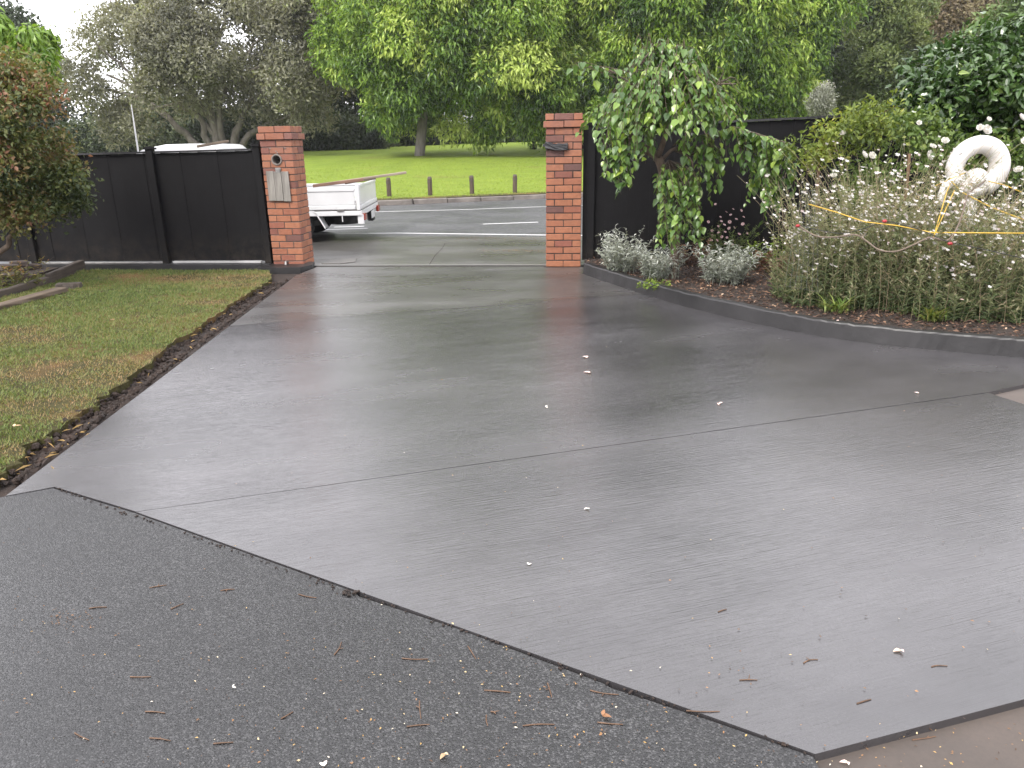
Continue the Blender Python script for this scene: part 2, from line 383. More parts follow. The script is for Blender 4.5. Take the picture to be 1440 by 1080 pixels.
# ------------------------------------------------------------------ driveway slabs
kerb_px = [(820, 385), (846, 394), (880, 405.5), (915, 417), (960, 430), (1005, 441), (1060, 454), (1105, 463.5), (1150, 472), (1200, 479.5), (1250, 485.5), (1300, 490.5), (1350, 495), (1400, 499.5), (1440, 503)]
KB = np.array([G(*p)[:2] for p in kerb_px]); kd = KB[-1] - KB[-3]; KB = np.vstack([KB, KB[-1] + kd * 1.2, KB[-1] + kd * 3, KB[-1] + kd * 6])
def g2(*p): return G(*p)[:2]
e_top = np.array([-2.64, 9.9]); 
ledge = [g2(*p) for p in ((394, 407), (329, 450), (240, 515), (137, 600), (68, 652), (17, 693))]
J1l, J1r, J2l, J2r = g2(330, 458), g2(906, 413.2), g2(190, 720), g2(1390, 552)
C0, C1, C2 = g2(75, 685), g2(1145, 1062), g2(1440, 985)
LB = g2(8, 697.5); LB[0] = np.polyval(np.polyfit([p[1] for p in ledge], [p[0] for p in ledge], 1), LB[1])
drive = bpy.data.objects.new('driveway', None); COL.objects.link(drive); drive['kind'] = 'structure'
def shrink(poly, d=.006):
    poly = np.asarray(poly)[:, :2]; c = poly.mean(0); return poly + unit(c - poly) * d
def kerb_part(y1, y0): return [p for p in KB if y0 < p[1] < y1]
gl, gr = along(LP0, .58, .04), along(RP0, -.03, .04)
_k = np.polyfit([p[1] for p in ledge], [p[0] for p in ledge], 1)
x_at = lambda y: np.polyval(_k, y)          # the formed edge runs dead straight
J1l = np.array([x_at(6.83), 6.83])
slabA = [gl, (x_at(9.6), 9.6), (x_at(8.6), 8.62), (x_at(7.6), 7.6), J1l] + [J1r] + kerb_part(9.6, J1r[1])[::-1] + [along(RP0, .50, -.01), along(RP0, -.03, -.01), gr]
brown0 = J2r; brown1 = g2(1440, 541)
slabB = [J1l, (x_at(6), 6.0), (x_at(5), 5.0), (x_at(4.2), 4.2), LB, C0, J2l, J2r, brown1, brown1 + (brown1 - brown0) * .8, KB[-3] + (-.02, -.05), KB[-3]] + kerb_part(J1r[1], KB[-3][1] + .01)[::-1] + [J1r]
b2 = g2(1440, 568)
slabC = [J2l, C1, C2, C2 + (C2 - C1) * 3, np.array([5.2, 3.3]), b2 + (b2 - J2r) * 2, b2, J2r]
for nm, sp in (('A', slabA), ('B', slabB), ('C', slabC)):
    MB().prism(shrink(sp), -.10, 0.0).build('concrete_slab', M_conc_far if nm == 'A' else M_conc, drive)
# brown old concrete on the right, lower than the new slab
MB().prism([(.3, -2), (9, -2), (9, 5.0), (3.0, 5.2), (2.0, 3.0), (.55, 1.75)], -.12, -.028).build('old_path', M_oldconc, kind='structure')
# asphalt forecourt
asp = [LB + (LB - C0) * 30, LB, C0 - (0, .006), J2l - (.004, .003)] + [g2(346, 777), g2(497, 831), g2(505, 838), g2(640, 882), g2(848, 960), g2(858, 966), g2(1010, 1016)] + [C1 - (.003, .003), C1 - (.02, 1.2), np.array([.7, -4]), np.array([-12, -4])]
asp = np.array([np.asarray(p)[:2] for p in asp])
MB().prism(asp, -.11, -.003).build('asphalt_forecourt', M_asph, kind='structure')
# crumbled mortar along the seam
mb = MB()
for _ in range(150):
    t_ = rng.random(); p = C0 + (C1 - C0) * t_ + rng.normal(0, .006, 2); s = rng.uniform(.002, .006)
    mb.box((p[0], p[1], 0), (s * rng.uniform(1, 3), s, s * .6), rng.uniform(0, 3))
for _ in range(14):
    p = g2(500 + rng.normal(0, 9), 834 + rng.normal(0, 2)); s = rng.uniform(.003, .009); mb.box((p[0], p[1], 0.002), (s * 2, s, s * .5), rng.uniform(0, 3))
mb.build('seam_crumbs', M_soil, kind='stuff')

# ------------------------------------------------------------------ garden kerb and bed on the right
T = unit(np.gradient(KB, axis=0)); NK = np.c_[-T[:, 1], T[:, 0]]
if NK[0] @ np.array([1, 1]) < 0: NK = -NK
KS = spline(np.c_[KB, np.zeros(len(KB))], 90)[:, :2]; T = unit(np.gradient(KS, axis=0)); NK = np.c_[-T[:, 1], T[:, 0]]; NK *= np.sign(NK[:, :1] + NK[:, 1:] + 1e-6)
hh = .135 + rng.normal(0, .0025, len(KS)); n = len(KS)
rows = []
for off, z in ((0.0, -.02), (.004, None), (.012, 'b'), (.085, 'b'), (.095, 0.05)):
    zz = np.full(n, z) if isinstance(z, float) else (hh - .012 if z is None else hh)
    rows.append(np.c_[KS + NK * (off + rng.normal(0, .0012, n))[:, None] if np.ndim(off) else KS + NK * (off + rng.normal(0, .0012, (n, 1))), zz])
V = np.concatenate(rows); i = np.arange(n - 1); Fq = [np.stack([i + k * n, i + 1 + k * n, i + 1 + (k + 1) * n, i + (k + 1) * n], 1) for k in range(4)]
geo('garden_kerb', V, Fq, M_kerb, kind='structure', smooth=False)
bed_poly = np.vstack([KS + NK * .088, [[8.5, 4.0], [8.5, 9.1], [1.2, 9.95], [.98, 9.9]]])
MB().prism(bed_poly, -.05, .095).build('garden_bed', M_bed, kind='structure')
# bark mulch
n = 9000; q = np.c_[rng.uniform(.9, 6, n * 2), rng.uniform(4.4, 9.8, n * 2)]; q = q[inside(bed_poly, q)]; n = len(q)
az = rng.uniform(0, 6.28, n); D = np.c_[np.cos(az), np.sin(az), rng.normal(0, .3, n)]; N = unit(np.c_[rng.normal(0, .5, (n, 2)), np.ones(n)])
M_mulch = leafmat('bark_mulch', [(0, (.03, .017, .012)), (.45, (.075, .042, .03)), (.8, (.16, .09, .055)), (.95, (.30, .19, .12)), (1, (.40, .30, .22))], .8, 0)
V, F, r = leaf_arrays(np.c_[q, .1 + rng.uniform(0, .02, n)], D, N, rng.uniform(.02, .06, n), rng.uniform(.008, .025, n), L4, rng.random(n) ** 1.5)
geo('bark_mulch', V, F, M_mulch, rnd=r, kind='stuff')

# ------------------------------------------------------------------ lawn on the left
lawn_edge = [g2(*p) for p in ((384, 395), (360, 410), (325, 433), (282, 463), (236, 491), (192, 529), (137, 570), (95, 600), (51, 628), (0, 676))]
le = []
for p, q in zip(lawn_edge[:-1], lawn_edge[1:]):
    k = 9
    for t_ in range(k): le.append(p + (q - p) * t_ / k + np.array([rng.normal(0, .022), rng.normal(0, .012)]))
le.append(lawn_edge[-1]); le.append(lawn_edge[-1] + np.array([-.02, -.35]))
lawn_poly = np.array([[-9, 10.45], [-6.0, 10.18], list(along(LP0, .1, -.42))] + [list(p) for p in le] + [[-9, 2.6]])
# soil trench
MB().prism([(-3.6, 9.9), (-2.58, 9.9), (-2.45, 3.3), (-3.4, 2.4), (-4.0, 5)], -.1, -.035).build('soil_trench', M_soil, kind='structure')
LE = np.array(le[:-1]); ne = len(LE); nc = 14; rows = []
for k in range(nc):
    f = k / (nc - 1); xr = np.array([x_at(np.clip(y, 3.35, 8.6)) for y in LE[:, 1]]) - .006
    X = LE[:, 0] - .05 + (xr - LE[:, 0] + .05) * f; zz = .026 * (1 - f) ** 1.2 - .055 * np.sin(np.pi * min(f * .95 + .1, 1)) + (rng.normal(0, .011, ne) + .010 * np.sin(LE[:, 1] * 23 + k * 2.1)) * (.3 + np.sin(np.pi * f))
    rows.append(np.c_[X + rng.normal(0, .008, ne) * (0 < k < nc - 1), LE[:, 1] + rng.normal(0, .008, ne), zz - .02 * (k == nc - 1)])
V = np.stack(rows, 1).reshape(-1, 3); i, j = np.meshgrid(np.arange(ne - 1), np.arange(nc - 1), indexing='ij')
geo('soil_edge', V, [np.stack([i * nc + j, i * nc + j + 1, (i + 1) * nc + j + 1, (i + 1) * nc + j], -1).reshape(-1, 4)], M_soil, kind='structure')
mb = MB()
for p, q in zip(le[:-2], le[1:-1]):
    for _ in range(42):
        c = p + (q - p) * rng.random(); xr = x_at(np.clip(c[1], 3.35, 8.6)); f = rng.random()
        xx = c[0] - .03 + (xr - c[0]) * f; s = .004 + .022 * rng.random() ** 3.0
        if xx > xr - s: continue
        M = Matrix.Translation((xx, c[1], .022 * (1 - f) ** 1.2 - .05 * math.sin(math.pi * min(f * .95 + .1, 1)) + s * .4)) @ Euler(rng.uniform(0, 3, 3)).to_matrix().to_4x4()
        bm = bmesh.new(); bmesh.ops.create_icosphere(bm, subdivisions=1, radius=s)
        for v in bm.verts: v.co *= rng.uniform(.45, 1.3)
        bmesh.ops.transform(bm, matrix=M, verts=bm.verts); mb.bm(bm)
mb.build('soil_clods', M_soil, kind='stuff')
m_, t_, b_, o_ = nodes_of('straw'); b_.inputs['Base Color'].default_value = (.42, .28, .11, 1); b_.inputs['Roughness'].default_value = .7
n = 90; ti = rng.choice(len(le) - 2, n, p=None); c = np.array([le[k] for k in ti]) + np.c_[rng.uniform(0, .2, n), rng.normal(0, .05, n)]
w_ = (c[:, 1] < 4.4) | (rng.random(n) < .25); c = c[w_]; n = len(c); az = rng.uniform(0, 6.28, n)
V, F, r = leaf_arrays(np.c_[c, rng.uniform(.0, .03, n)], np.c_[np.cos(az), np.sin(az), rng.normal(0, .3, n)], np.tile([0, 0, 1.], (n, 1)), rng.uniform(.03, .09, n), .004, L4)
geo('dry_straw', V, F, m_, rnd=r, kind='stuff')
# turf
bm = bmesh.new(); fv = [bm.verts.new((*p, .028)) for p in lawn_poly]; f = bm.faces.new(fv)
r_ = bmesh.ops.extrude_face_region(bm, geom=[f])
for v in [e for e in r_['geom'] if isinstance(e, bmesh.types.BMVert)]: v.co.z = -.07
bmesh.ops.recalc_face_normals(bm, faces=bm.faces)
MB().bm(bm).build('lawn', M_lawn, kind='structure')
# grass blades; sparser and straw coloured on the dry patches
dry_px = [(105, 520, .55), (60, 575, .38), (150, 540, .45), (95, 590, .3), (235, 505, .33), (60, 530, .45), (255, 395, .5), (345, 395, .5), (180, 392, .35), (30, 640, .2), (40, 482, .4), (15, 470, .35), (330, 405, .35), (290, 430, .25)]
DRY = [(g2(a, b), s) for a, b, s in dry_px]
n = 300000
q = np.c_[-2.5 - 5.0 * rng.random(n), 3.0 + 7.3 * rng.random(n) ** 1.1]; q = q[inside(lawn_poly, q)]
dr = np.zeros(len(q))
for c, s in DRY:
    d2 = ((q - c) / np.array([s * 1.0, s * .55])) ** 2; dr = np.maximum(dr, np.exp(-d2.sum(1)))
wob = .5 + .5 * np.sin(q[:, 0] * 7 + np.sin(q[:, 1] * 5)) * np.sin(q[:, 1] * 6.3 + q[:, 0] * 2)
pat = .5 + .5 * np.sin(q[:, 0] * 2.1 + 1.3 * np.sin(q[:, 1] * 1.7)) * np.sin(q[:, 1] * 2.4 + .8)
dr = np.clip(dr * (.55 + .6 * wob), 0, 1)
cell = np.floor(q / .06).astype(int); hsh = np.sin(cell[:, 0] * 127.1 + cell[:, 1] * 311.7) * 43758.5; clump = hsh - np.floor(hsh)
cell2 = np.floor((q + .03 * np.sin(q[:, ::-1] * 40)) / .13).astype(int); h2 = np.sin(cell2[:, 0] * 12.9898 + cell2[:, 1] * 78.233) * 43758.5; clump = .5 * clump + .5 * (h2 - np.floor(h2))
keep = rng.random(len(q)) > np.maximum(dr * .72, .5 * (clump < .3)); q, dr, pat, clump = q[keep], dr[keep], pat[keep], clump[keep]; n = len(q)
az = rng.uniform(0, 6.28, n); ln = rng.uniform(.5, 2.6, n); D = np.c_[np.cos(az) * ln, np.sin(az) * ln, np.ones(n)]; N = np.c_[-np.cos(az), -np.sin(az), ln * .8]
rn = np.clip(.34 + rng.normal(0, .16, n) + (pat - .5) * .2 + (clump - .5) * .22 + .62 * dr, 0, 1)
M_blade = leafmat('lawn_blades', [(0, (.045, .076, .017)), (.3, (.102, .146, .034)), (.55, (.17, .178, .058)), (.75, (.20, .145, .065)), (1, (.27, .175, .09))], .6, .25)
V, F, r = leaf_arrays(np.c_[q, np.full(n, .026)], D, N, rng.uniform(.010, .036, n) * (1 - .35 * dr) * (.6 + .8 * clump), rng.uniform(.0035, .0085, n), BLADE, rn)
geo('lawn_grass', V, F, M_blade, rnd=r, kind='stuff')
# ------------------------------------------------------------------ brick gate pillars
def brick_mat():
    m, t, b, o = nodes_of('red_brick')
    oi = t.nodes.new('ShaderNodeObjectInfo')
    c = ramp(t, oi.outputs['Random'], dim([(0, (.33, .125, .064)), (.35, (.40, .158, .080)), (.78, (.33, .118, .062)), (.93, (.27, .09, .058)), (.97, (.17, .07, .055)), (1, (.12, .058, .052))]))
    c = mixc(t, .6, c, ramp(t, noise(t, 16, 6, .7), [(.3, (.62, .6, .6)), (.7, (1.2, 1.15, 1.1))]), 'MULTIPLY')
    g = t.nodes.new('ShaderNodeNewGeometry'); sx = t.nodes.new('ShaderNodeSeparateXYZ'); t.links.new(g.outputs['Position'], sx.inputs[0])
    grime = math_(t, 'MULTIPLY', mapr(t, sx.outputs[2], 1.05, 1.75, 0, .6), mapr(t, noise(t, 5, 5, .6), .35, .65, 0, 1))
    c = mixc(t, grime, c, (.16, .075, .06))
    t.links.new(c, b.inputs['Base Color']); b.inputs['Roughness'].default_value = .72
    bump(t, b, noise(t, 70, 4, .7), .5, .006); return m
M_brick = brick_mat()
M_mortar = simple('grey_mortar', (.10, .08, .07), .9, .35, 20, .6)
M_mortar_d = simple('dark_mortar', (.045, .034, .03), .9, .4, 20, .6)
M_black = simple('charcoal_fence_paint', (.0034, .003, .0038), .6, .35, 5, .25, 0, .2)
M_wood_g = None
def woodmat(name, lo, hi, scale=3, axis=0, rough=.75):
    m, t, b, o = nodes_of(name); tc = t.nodes.new('ShaderNodeTexCoord')
    st = [1, 1, 1]; st[axis] = .08
    n = noise(t, scale * 10, 6, .65, vec=tc.outputs['Object'], stretch=(tuple(st), 0)); n2 = noise(t, 3, 3, .5)
    c = ramp(t, n, dim([(.3, lo), (.7, hi)])); c = mixc(t, .5, c, ramp(t, n2, [(.3, (.7, .7, .7)), (.7, (1.15, 1.15, 1.15))]), 'MULTIPLY')
    t.links.new(c, b.inputs['Base Color']); b.inputs['Roughness'].default_value = rough
    bump(t, b, n, .6, .006); return m
M_wgrey = woodmat('weathered_grey_wood', (.15, .135, .12), (.36, .335, .30), 3, 2)
M_wbrown = woodmat('weathered_brown_wood', (.085, .06, .042), (.21, .155, .11), 3, 0)
M_bol = woodmat('brown_bollard_timber', (.05, .032, .02), (.12, .08, .05), 3, 2)
M_wdark = woodmat('old_dark_timber', (.045, .035, .028), (.13, .10, .08), 3, 0)
M_pipe = simple('grey_cement_pipe', (.22, .19, .17), .8, .3, 12, .5)
M_tube_in = simple('pipe_bore', (.02, .02, .02), .9, .3, 12)
M_steel = simple('dull_steel', (.35, .34, .33), .4, .3, 10, .2, .7)
M_blackpl = simple('black_wrapped_plastic', (.02, .02, .024), .4, .4, 18, .8)

BW, BD, BH, PITCH = .223, .107, .0755, .0868
_bm = []
for k in range(3):
    mb = MB(); bm = bmesh.new(); bmesh.ops.create_cube(bm, size=1); bmesh.ops.scale(bm, vec=(BW, BD, BH), verts=bm.verts)
    bmesh.ops.bevel(bm, geom=list(bm.edges), offset=.0045, segments=1, affect='EDGES')
    for v in bm.verts: v.co += Vector(rng.normal(0, .0011, 3))
    me = bpy.data.meshes.new('brick'); bm.to_mesh(me); bm.free(); me.materials.append(M_brick); _bm.append(me)
def pillar(name, label, loc, courses, mort, hole=None, W=.452):
    root = thing(name, label, 'gate pillar', (loc[0], loc[1], 0.0), -A_GATE)
    def brick(u, v, z, turn, sx=1.0, sd=1.0):
        me = _bm[rng.integers(3)]
        if hole is not None and abs(u - hole[0]) < .20 and abs(z - hole[1]) < .11 and v < .12:
            me = me.copy()                                  # bricks round the letter hole are cut to it
            M = Matrix.Translation((u, v, z)) @ Matrix.Rotation(turn, 4, 'Z') @ Matrix.Diagonal((sx, sd, 1, 1))
            bm = bmesh.new(); bm.from_mesh(me); bmesh.ops.transform(bm, matrix=M, verts=bm.verts); me2 = bpy.data.meshes.new('brick'); bm.to_mesh(me2); bm.free()
            o = bpy.data.objects.new('brick', me2); me2.materials.append(M_brick); COL.objects.link(o)
            cut = bpy.data.meshes.new('cut'); bm = bmesh.new(); bmesh.ops.create_cone(bm, cap_ends=True, segments=24, radius1=.066, radius2=.066, depth=.6)
            bmesh.ops.transform(bm, matrix=Matrix.Translation((hole[0], 0, hole[1])) @ Matrix.Rotation(math.pi / 2, 4, 'X'), verts=bm.verts); bm.to_mesh(cut); bm.free()
            co = bpy.data.objects.new('cut', cut); COL.objects.link(co)
            md = o.modifiers.new('b', 'BOOLEAN'); md.object = co; md.operation = 'DIFFERENCE'; md.solver = 'EXACT'
            dg = bpy.context.evaluated_depsgraph_get(); dg.update(); me3 = bpy.data.meshes.new_from_object(o.evaluated_get(dg)); o.modifiers.clear(); o.data = me3
            bpy.data.objects.remove(co); o.name = 'brick'
            if len(me3.vertices) == 0: bpy.data.objects.remove(o); return
            o.parent = root; return
        o = bpy.data.objects.new('brick', me); COL.objects.link(o); o.parent = root
        o.location = (u + rng.normal(0, .0012), v + rng.normal(0, .0018), z + rng.normal(0, .0008)); o.rotation_euler = (0, 0, turn + rng.normal(0, .004)); o.scale = (sx, sd, 1)
    for k in range(courses):
        z = (k + .5) * PITCH; cap = k == courses - 2; g = .028 if cap else (.006 if k == courses - 1 else 0)
        a = -g; b = W + g; s = (b - a); L = (s - .009) / 2; sx = L / BW
        if k % 2 == 0:   # two stretchers on front and back, one on each side
            for v in (a + BD / 2, b - BD / 2):
                brick(a + L / 2, v, z, 0, sx); brick(b - L / 2, v, z, 0, sx)
            for u in (a + BD / 2, b - BD / 2): brick(u, W / 2, z, math.pi / 2, (s - 2 * BD - .018) / BW)
        else:            # header ends show at the front corners
            for u in (a + BD / 2, b - BD / 2):
                brick(u, a + L / 2, z, math.pi / 2, sx); brick(u, b - L / 2, z, math.pi / 2, sx)
            for v in (a + BD / 2, b - BD / 2): brick(W / 2, v, z, 0, (s - 2 * BD - .018) / BW)
    mb = MB(); e = .007; H = courses * PITCH
    if hole is None: mb.box((W / 2, W / 2, H / 2 - .005), (W - 2 * e, W - 2 * e, H - .014))
    else:           # mortar core in front and back halves, the front one split round the letter hole
        hu, hz = hole
        mb.box((W / 2, W / 2 + .12, H / 2 - .005), (W - 2 * e, W - 2 * e - .24, H - .014))
        y0, y1 = e, .24 + e - .001
        for (u0, u1, z0, z1) in ((e, W - e, .0, hz - .068), (e, W - e, hz + .068, H - .012), (e, hu - .068, hz - .068, hz + .068), (hu + .068, W - e, hz - .068, hz + .068)):
            mb.box(((u0 + u1) / 2, (y0 + y1) / 2, (z0 + z1) / 2), (u1 - u0, y1 - y0, z1 - z0))
    mb.build('mortar', mort, root, local=True)
    return root
lp = pillar('brick_pillar', 'red brick gate pillar with round letter hole and grey wooden flap', LP0, 21, M_mortar, (.20, 1.405), .42)
# letter pipe: a ring with a real bore
bm = bmesh.new(); seg = 28; prof = [(.052, .23), (.052, -.006), (.058, -.014), (.070, -.012), (.074, .004), (.074, .02)]
vs = [[bm.verts.new((.20 + r0 * math.cos(a), y, 1.405 + r0 * math.sin(a))) for a in np.linspace(0, 2 * math.pi, seg, endpoint=False)] for r0, y in prof]
for a_, b_ in zip(vs[:-1], vs[1:]):
    for k in range(seg): bm.faces.new((a_[k], a_[(k + 1) % seg], b_[(k + 1) % seg], b_[k]))
bm.faces.new(vs[0])
MB().bm(bm).build('letter_pipe', M_pipe, lp, local=True)
fl = bpy.data.objects.new('letter_flap', None); COL.objects.link(fl); fl.parent = lp; ORG[fl.name] = ORG[lp.name]
for k in range(3):
    wdt = (.098, .098, .094)[k]
    o = MB().box((0, 0, 0), (wdt, .02, .375 + (.004, .0, .006)[k]), bev=.003).build('plank', M_wgrey, fl, local=True); o.location = (.095 + k * .1005, -.016 - .002 * (k % 2), 1.075 - .004 * k)
MB().box((.21, -.015, 1.285), (.075, .012, .04), bev=.003).box((.21, -.024, 1.268), (.06, .012, .05), bev=.003).build('hinge', M_steel, lp, local=True)
MB().tube([(.185, .02, .085), (.185, -.03, .075), (.19, -.055, .04), (.197, -.075, .0)], .017, 10).build('drain_pipe', M_steel, lp, local=True)
mb = MB()
for u, z in ((.13, 1.545), (.33, 1.545), (.205, 1.51), (.22, 1.49)): mb.box((u, -.003, z), (.018, .012, .014), bev=.003)
mb.build('old_bolt', M_pipe, lp, local=True)
rp = pillar('brick_pillar', 'red brick gate pillar beside the weeping tree with a black bracket near its top', RP0, 22, M_mortar_d)
bm = bmesh.new(); bmesh.ops.create_cube(bm, size=1); bmesh.ops.subdivide_edges(bm, edges=bm.edges, cuts=4, use_grid_fill=True); bmesh.ops.scale(bm, vec=(.28, .05, .075), verts=bm.verts)
for v in bm.verts: v.co += Vector((rng.normal(0, .003), rng.normal(0, .004), rng.normal(0, .006) + (.012 if v.co.x < -.05 else -.006)))
bmesh.ops.translate(bm, vec=(.135, -.02, 1.515), verts=bm.verts)
MB().bm(bm).box((-.01, .03, 1.53), (.06, .06, .035), bev=.006).build('gate_bracket', M_blackpl, rp, local=True)

# ------------------------------------------------------------------ fences
def fence(name, label, p0, length, ztop, bw, post_us, z0=.02, slope=0.0, cap_w=.10, rail=True, direction=UG):
    root = thing(name, label, 'fence', (p0[0], p0[1], 0), math.atan2(direction[1], direction[0]))
    u = 0.0; k = 0; me = None
    zt = lambda u: ztop + slope * u
    while u < length - .02:
        w = min(bw, length - u); h = zt(u + w / 2) - z0
        if me is None: me = MB().box((0, 0, .5), (1, .022, 1), bev=0).build('board', M_black, root, local=True); o = me; me = o.data
        else: o = bpy.data.objects.new('board', me); COL.objects.link(o); o.parent = root
        o.location = (u + w / 2, rng.normal(0, .0012) + (.006 if k % 2 else 0), z0); o.scale = (w + .008, 1, h); u += w; k += 1
    for pu in post_us:
        mb = MB(); h = zt(pu) + .05; mb.box((pu, -.02, h / 2), (.09, .09, h), bev=.004); mb.box((pu, -.02, h + .010), (.128, .125, .022), bev=.004); mb.box((pu, -.02, h + .028), (.095, .09, .014), bev=.004)
        mb.build('post', M_black, root, local=True)
    mb = MB(); us = [0] + [x for x in post_us if 0 < x < length] + [length]
    for a_, b_ in zip(us[:-1], us[1:]):
        if b_ - a_ < .2: continue
        za, zb = zt(a_), zt(b_); bm = bmesh.new()
        for (uu, zz) in ((a_ + .06, za), (b_ - .06, zb)):
            for (dy, dz) in ((-cap_w / 2, 0), (cap_w / 2, 0), (cap_w / 2, .024), (-cap_w / 2, .024)): bm.verts.new((uu, dy, zz + dz + .002))
        bm.verts.ensure_lookup_table(); v = bm.verts
        for f in ((0, 1, 2, 3), (7, 6, 5, 4), (0, 4, 5, 1), (1, 5, 6, 2), (2, 6, 7, 3), (3, 7, 4, 0)): bm.faces.new([v[k_] for k_ in f])
        bmesh.ops.recalc_face_normals(bm, faces=bm.faces); mb.bm(bm)
    mb.build('cap_rail', M_cap, root, local=True)
    if rail:
        mb = MB(); mb.box((length / 2, .035, .35), (length, .04, .09)); mb.box((length / 2, .035, ztop - .25), (length, .04, .09)); mb.build('rail', M_black, root, local=True)
    return root
def fence_mat():
    m, t, b, o = nodes_of('charcoal_fence_paint')
    g = t.nodes.new('ShaderNodeNewGeometry'); sx = t.nodes.new('ShaderNodeSeparateXYZ'); t.links.new(g.outputs['Position'], sx.inputs[0])
    gr = noise(t, 14, 5, .65, stretch=((3, 3, .12), 0)); c = ramp(t, gr, [(.3, (.0016, .0014, .0019)), (.7, (.0034, .003, .0038))])
    spl = math_(t, 'MULTIPLY', mapr(t, sx.outputs[2], .08, .5, .75, 0), mapr(t, noise(t, 9, 6, .7), .42, .62, 0, 1))
    c = mixc(t, spl, c, (.022, .017, .013))
    c = mixc(t, mapr(t, noise(t, 55, 2, .5), .70, .76, 0, .6), c, (.03, .028, .03))
    t.links.new(c, b.inputs['Base Color']); t.links.new(mapr(t, noise(t, 3, 4), .3, .7, .5, .75), b.inputs['Roughness']); b.inputs['Specular IOR Level'].default_value = .18
    bump(t, b, gr, .25, .004); return m
M_black = fence_mat()
M_cap = simple('charcoal_cap', (.022, .021, .024), .32, .3, 8, .2)
LF = along(LP0, -7.0, .06)
lf = fence('board_fence', 'charcoal board fence left of the letterbox pillar', LF, 6.99, 1.455, .255, [1.6, 3.55, 5.47, 6.93], z0=.085, slope=.010)
M_sill = simple('pale_sill', (.52, .51, .50), .5, .3, 3, .3)
MB().box((6.20, -.035, .075), (1.25, .05, .03), bev=.004).build('sill_strip', M_sill, lf, local=True)
MB().box((4.6, -.03, .066), (1.8, .04, .02), bev=.004).build('sill_strip', M_steel, lf, local=True)
RF = along(RP0, .475, .10)
rf = fence('board_fence', 'charcoal board fence behind the garden bed and weeping tree', RF, 7.6, 1.705, .142, [.10, 3.55, 6.9], z0=.08, slope=.030)
# dark base wall of the left fence
bw_ = [along(LP0, -7, -.10), along(LP0, -.02, -.10), along(LP0, -.02, .22), along(LP0, -7, .22)]
MB().prism(bw_, -.06, .058).build('fence_plinth', M_kerb, kind='structure')
st_ = [along(LP0, -.12, -.30), along(LP0, .47, -.28), along(LP0, .56, -.06), along(LP0, .50, .2), along(LP0, -.12, .2)]
MB().prism(st_, -.06, .048).build('pillar_footing', M_kerb, kind='structure')

# ------------------------------------------------------------------ timber edging and offcuts on the left
def beam(name, label, cat, p, q, w, h, z, mat, group=None, bev=.008, twist=0.0):
    p = np.asarray(p)[:2]; q = np.asarray(q)[:2]; L = np.linalg.norm(q - p); c = (p + q) / 2
    bm = bmesh.new(); bmesh.ops.create_cube(bm, size=1); bmesh.ops.subdivide_edges(bm, edges=[e for e in bm.edges if abs((e.verts[0].co - e.verts[1].co).x) > .5], cuts=6)
    bmesh.ops.scale(bm, vec=(L, w, h), verts=bm.verts)
    for v in bm.verts: v.co += Vector((rng.normal(0, .003), rng.normal(0, .004), rng.normal(0, .003)))
    bmesh.ops.bevel(bm, geom=[e for e in bm.edges if e.is_manifold and e.calc_face_angle(0) > .8], offset=bev, segments=1, affect='EDGES')
    me = bpy.data.meshes.new(name); bm.to_mesh(me); bm.free()
    o = link_mesh(name, me, mat); o.location = (c[0], c[1], z + h / 2); o.rotation_euler = (twist, 0, math.atan2(q[1] - p[1], q[0] - p[0]))
    return tag(o, label, cat, group)
beam('garden_sleeper', 'grey timber sleeper edging the garden bed, its end at the fence corner', 'timber', g2(70, 402), g2(117, 381), .07, .15, .0, M_wdark)
beam('garden_sleeper', 'long brown timber sleeper edging the bed below the brick offcuts', 'timber', g2(-70, 443), g2(71, 401), .08, .11, .0, M_wdark)
beam('garden_sleeper', 'weathered plank lying flat on the lawn at the frame edge', 'timber', g2(-75, 460), g2(90, 414), .13, .055, .03, M_wbrown)
beam('timber_offcut', 'short dark timber block lying across the end of the lawn plank', 'timber', g2(81, 410), g2(116, 408), .10, .065, .03, M_wdark)
MB().prism([(-9, 10.3), (-6.05, 10.1), (-6.0, 9.2), (-6.4, 7.6), (-6.9, 6.0), (-9, 5)], -.05, .075).build('maple_bed', M_bed, kind='structure')
M_pav = simple('brown_paver', (.085, .062, .052), .8, .4, 10, .5)
offs = [((2, 402), .3, 'leftmost brown paver of the heap under the maple, lying flat'), ((18, 395), .25, 'brown paver tilted on the heap under the maple'), ((31, 389), .1, 'topmost brown paver on the heap by the timber edging'),
        ((48, 387), .35, 'rightmost brown paver of the heap, beside the long sleeper'), ((28, 400), .3, 'front brown paver of the heap leaning on the sleeper'), ((12, 389), .2, 'rear brown paver of the heap below the leafy stems')]
for k, ((a, b), tw, lab) in enumerate(offs):
    p = g2(a, b); bm = bmesh.new(); bmesh.ops.create_cube(bm, size=1); bmesh.ops.scale(bm, vec=(.21, .10, .07), verts=bm.verts); bmesh.ops.bevel(bm, geom=list(bm.edges), offset=.008, segments=1, affect='EDGES')
    for v in bm.verts: v.co += Vector(rng.normal(0, .002, 3))
    me = bpy.data.meshes.new('paver'); bm.to_mesh(me); bm.free(); o = link_mesh('paver', me, M_pav)
    o.location = (p[0], p[1], .11 + (.06 if k in (2, 1) else 0)); o.rotation_euler = (tw * .5, tw * .4, .4 + tw * 2); tag(o, lab, 'paver', 'loose pavers heaped by the timber edging')

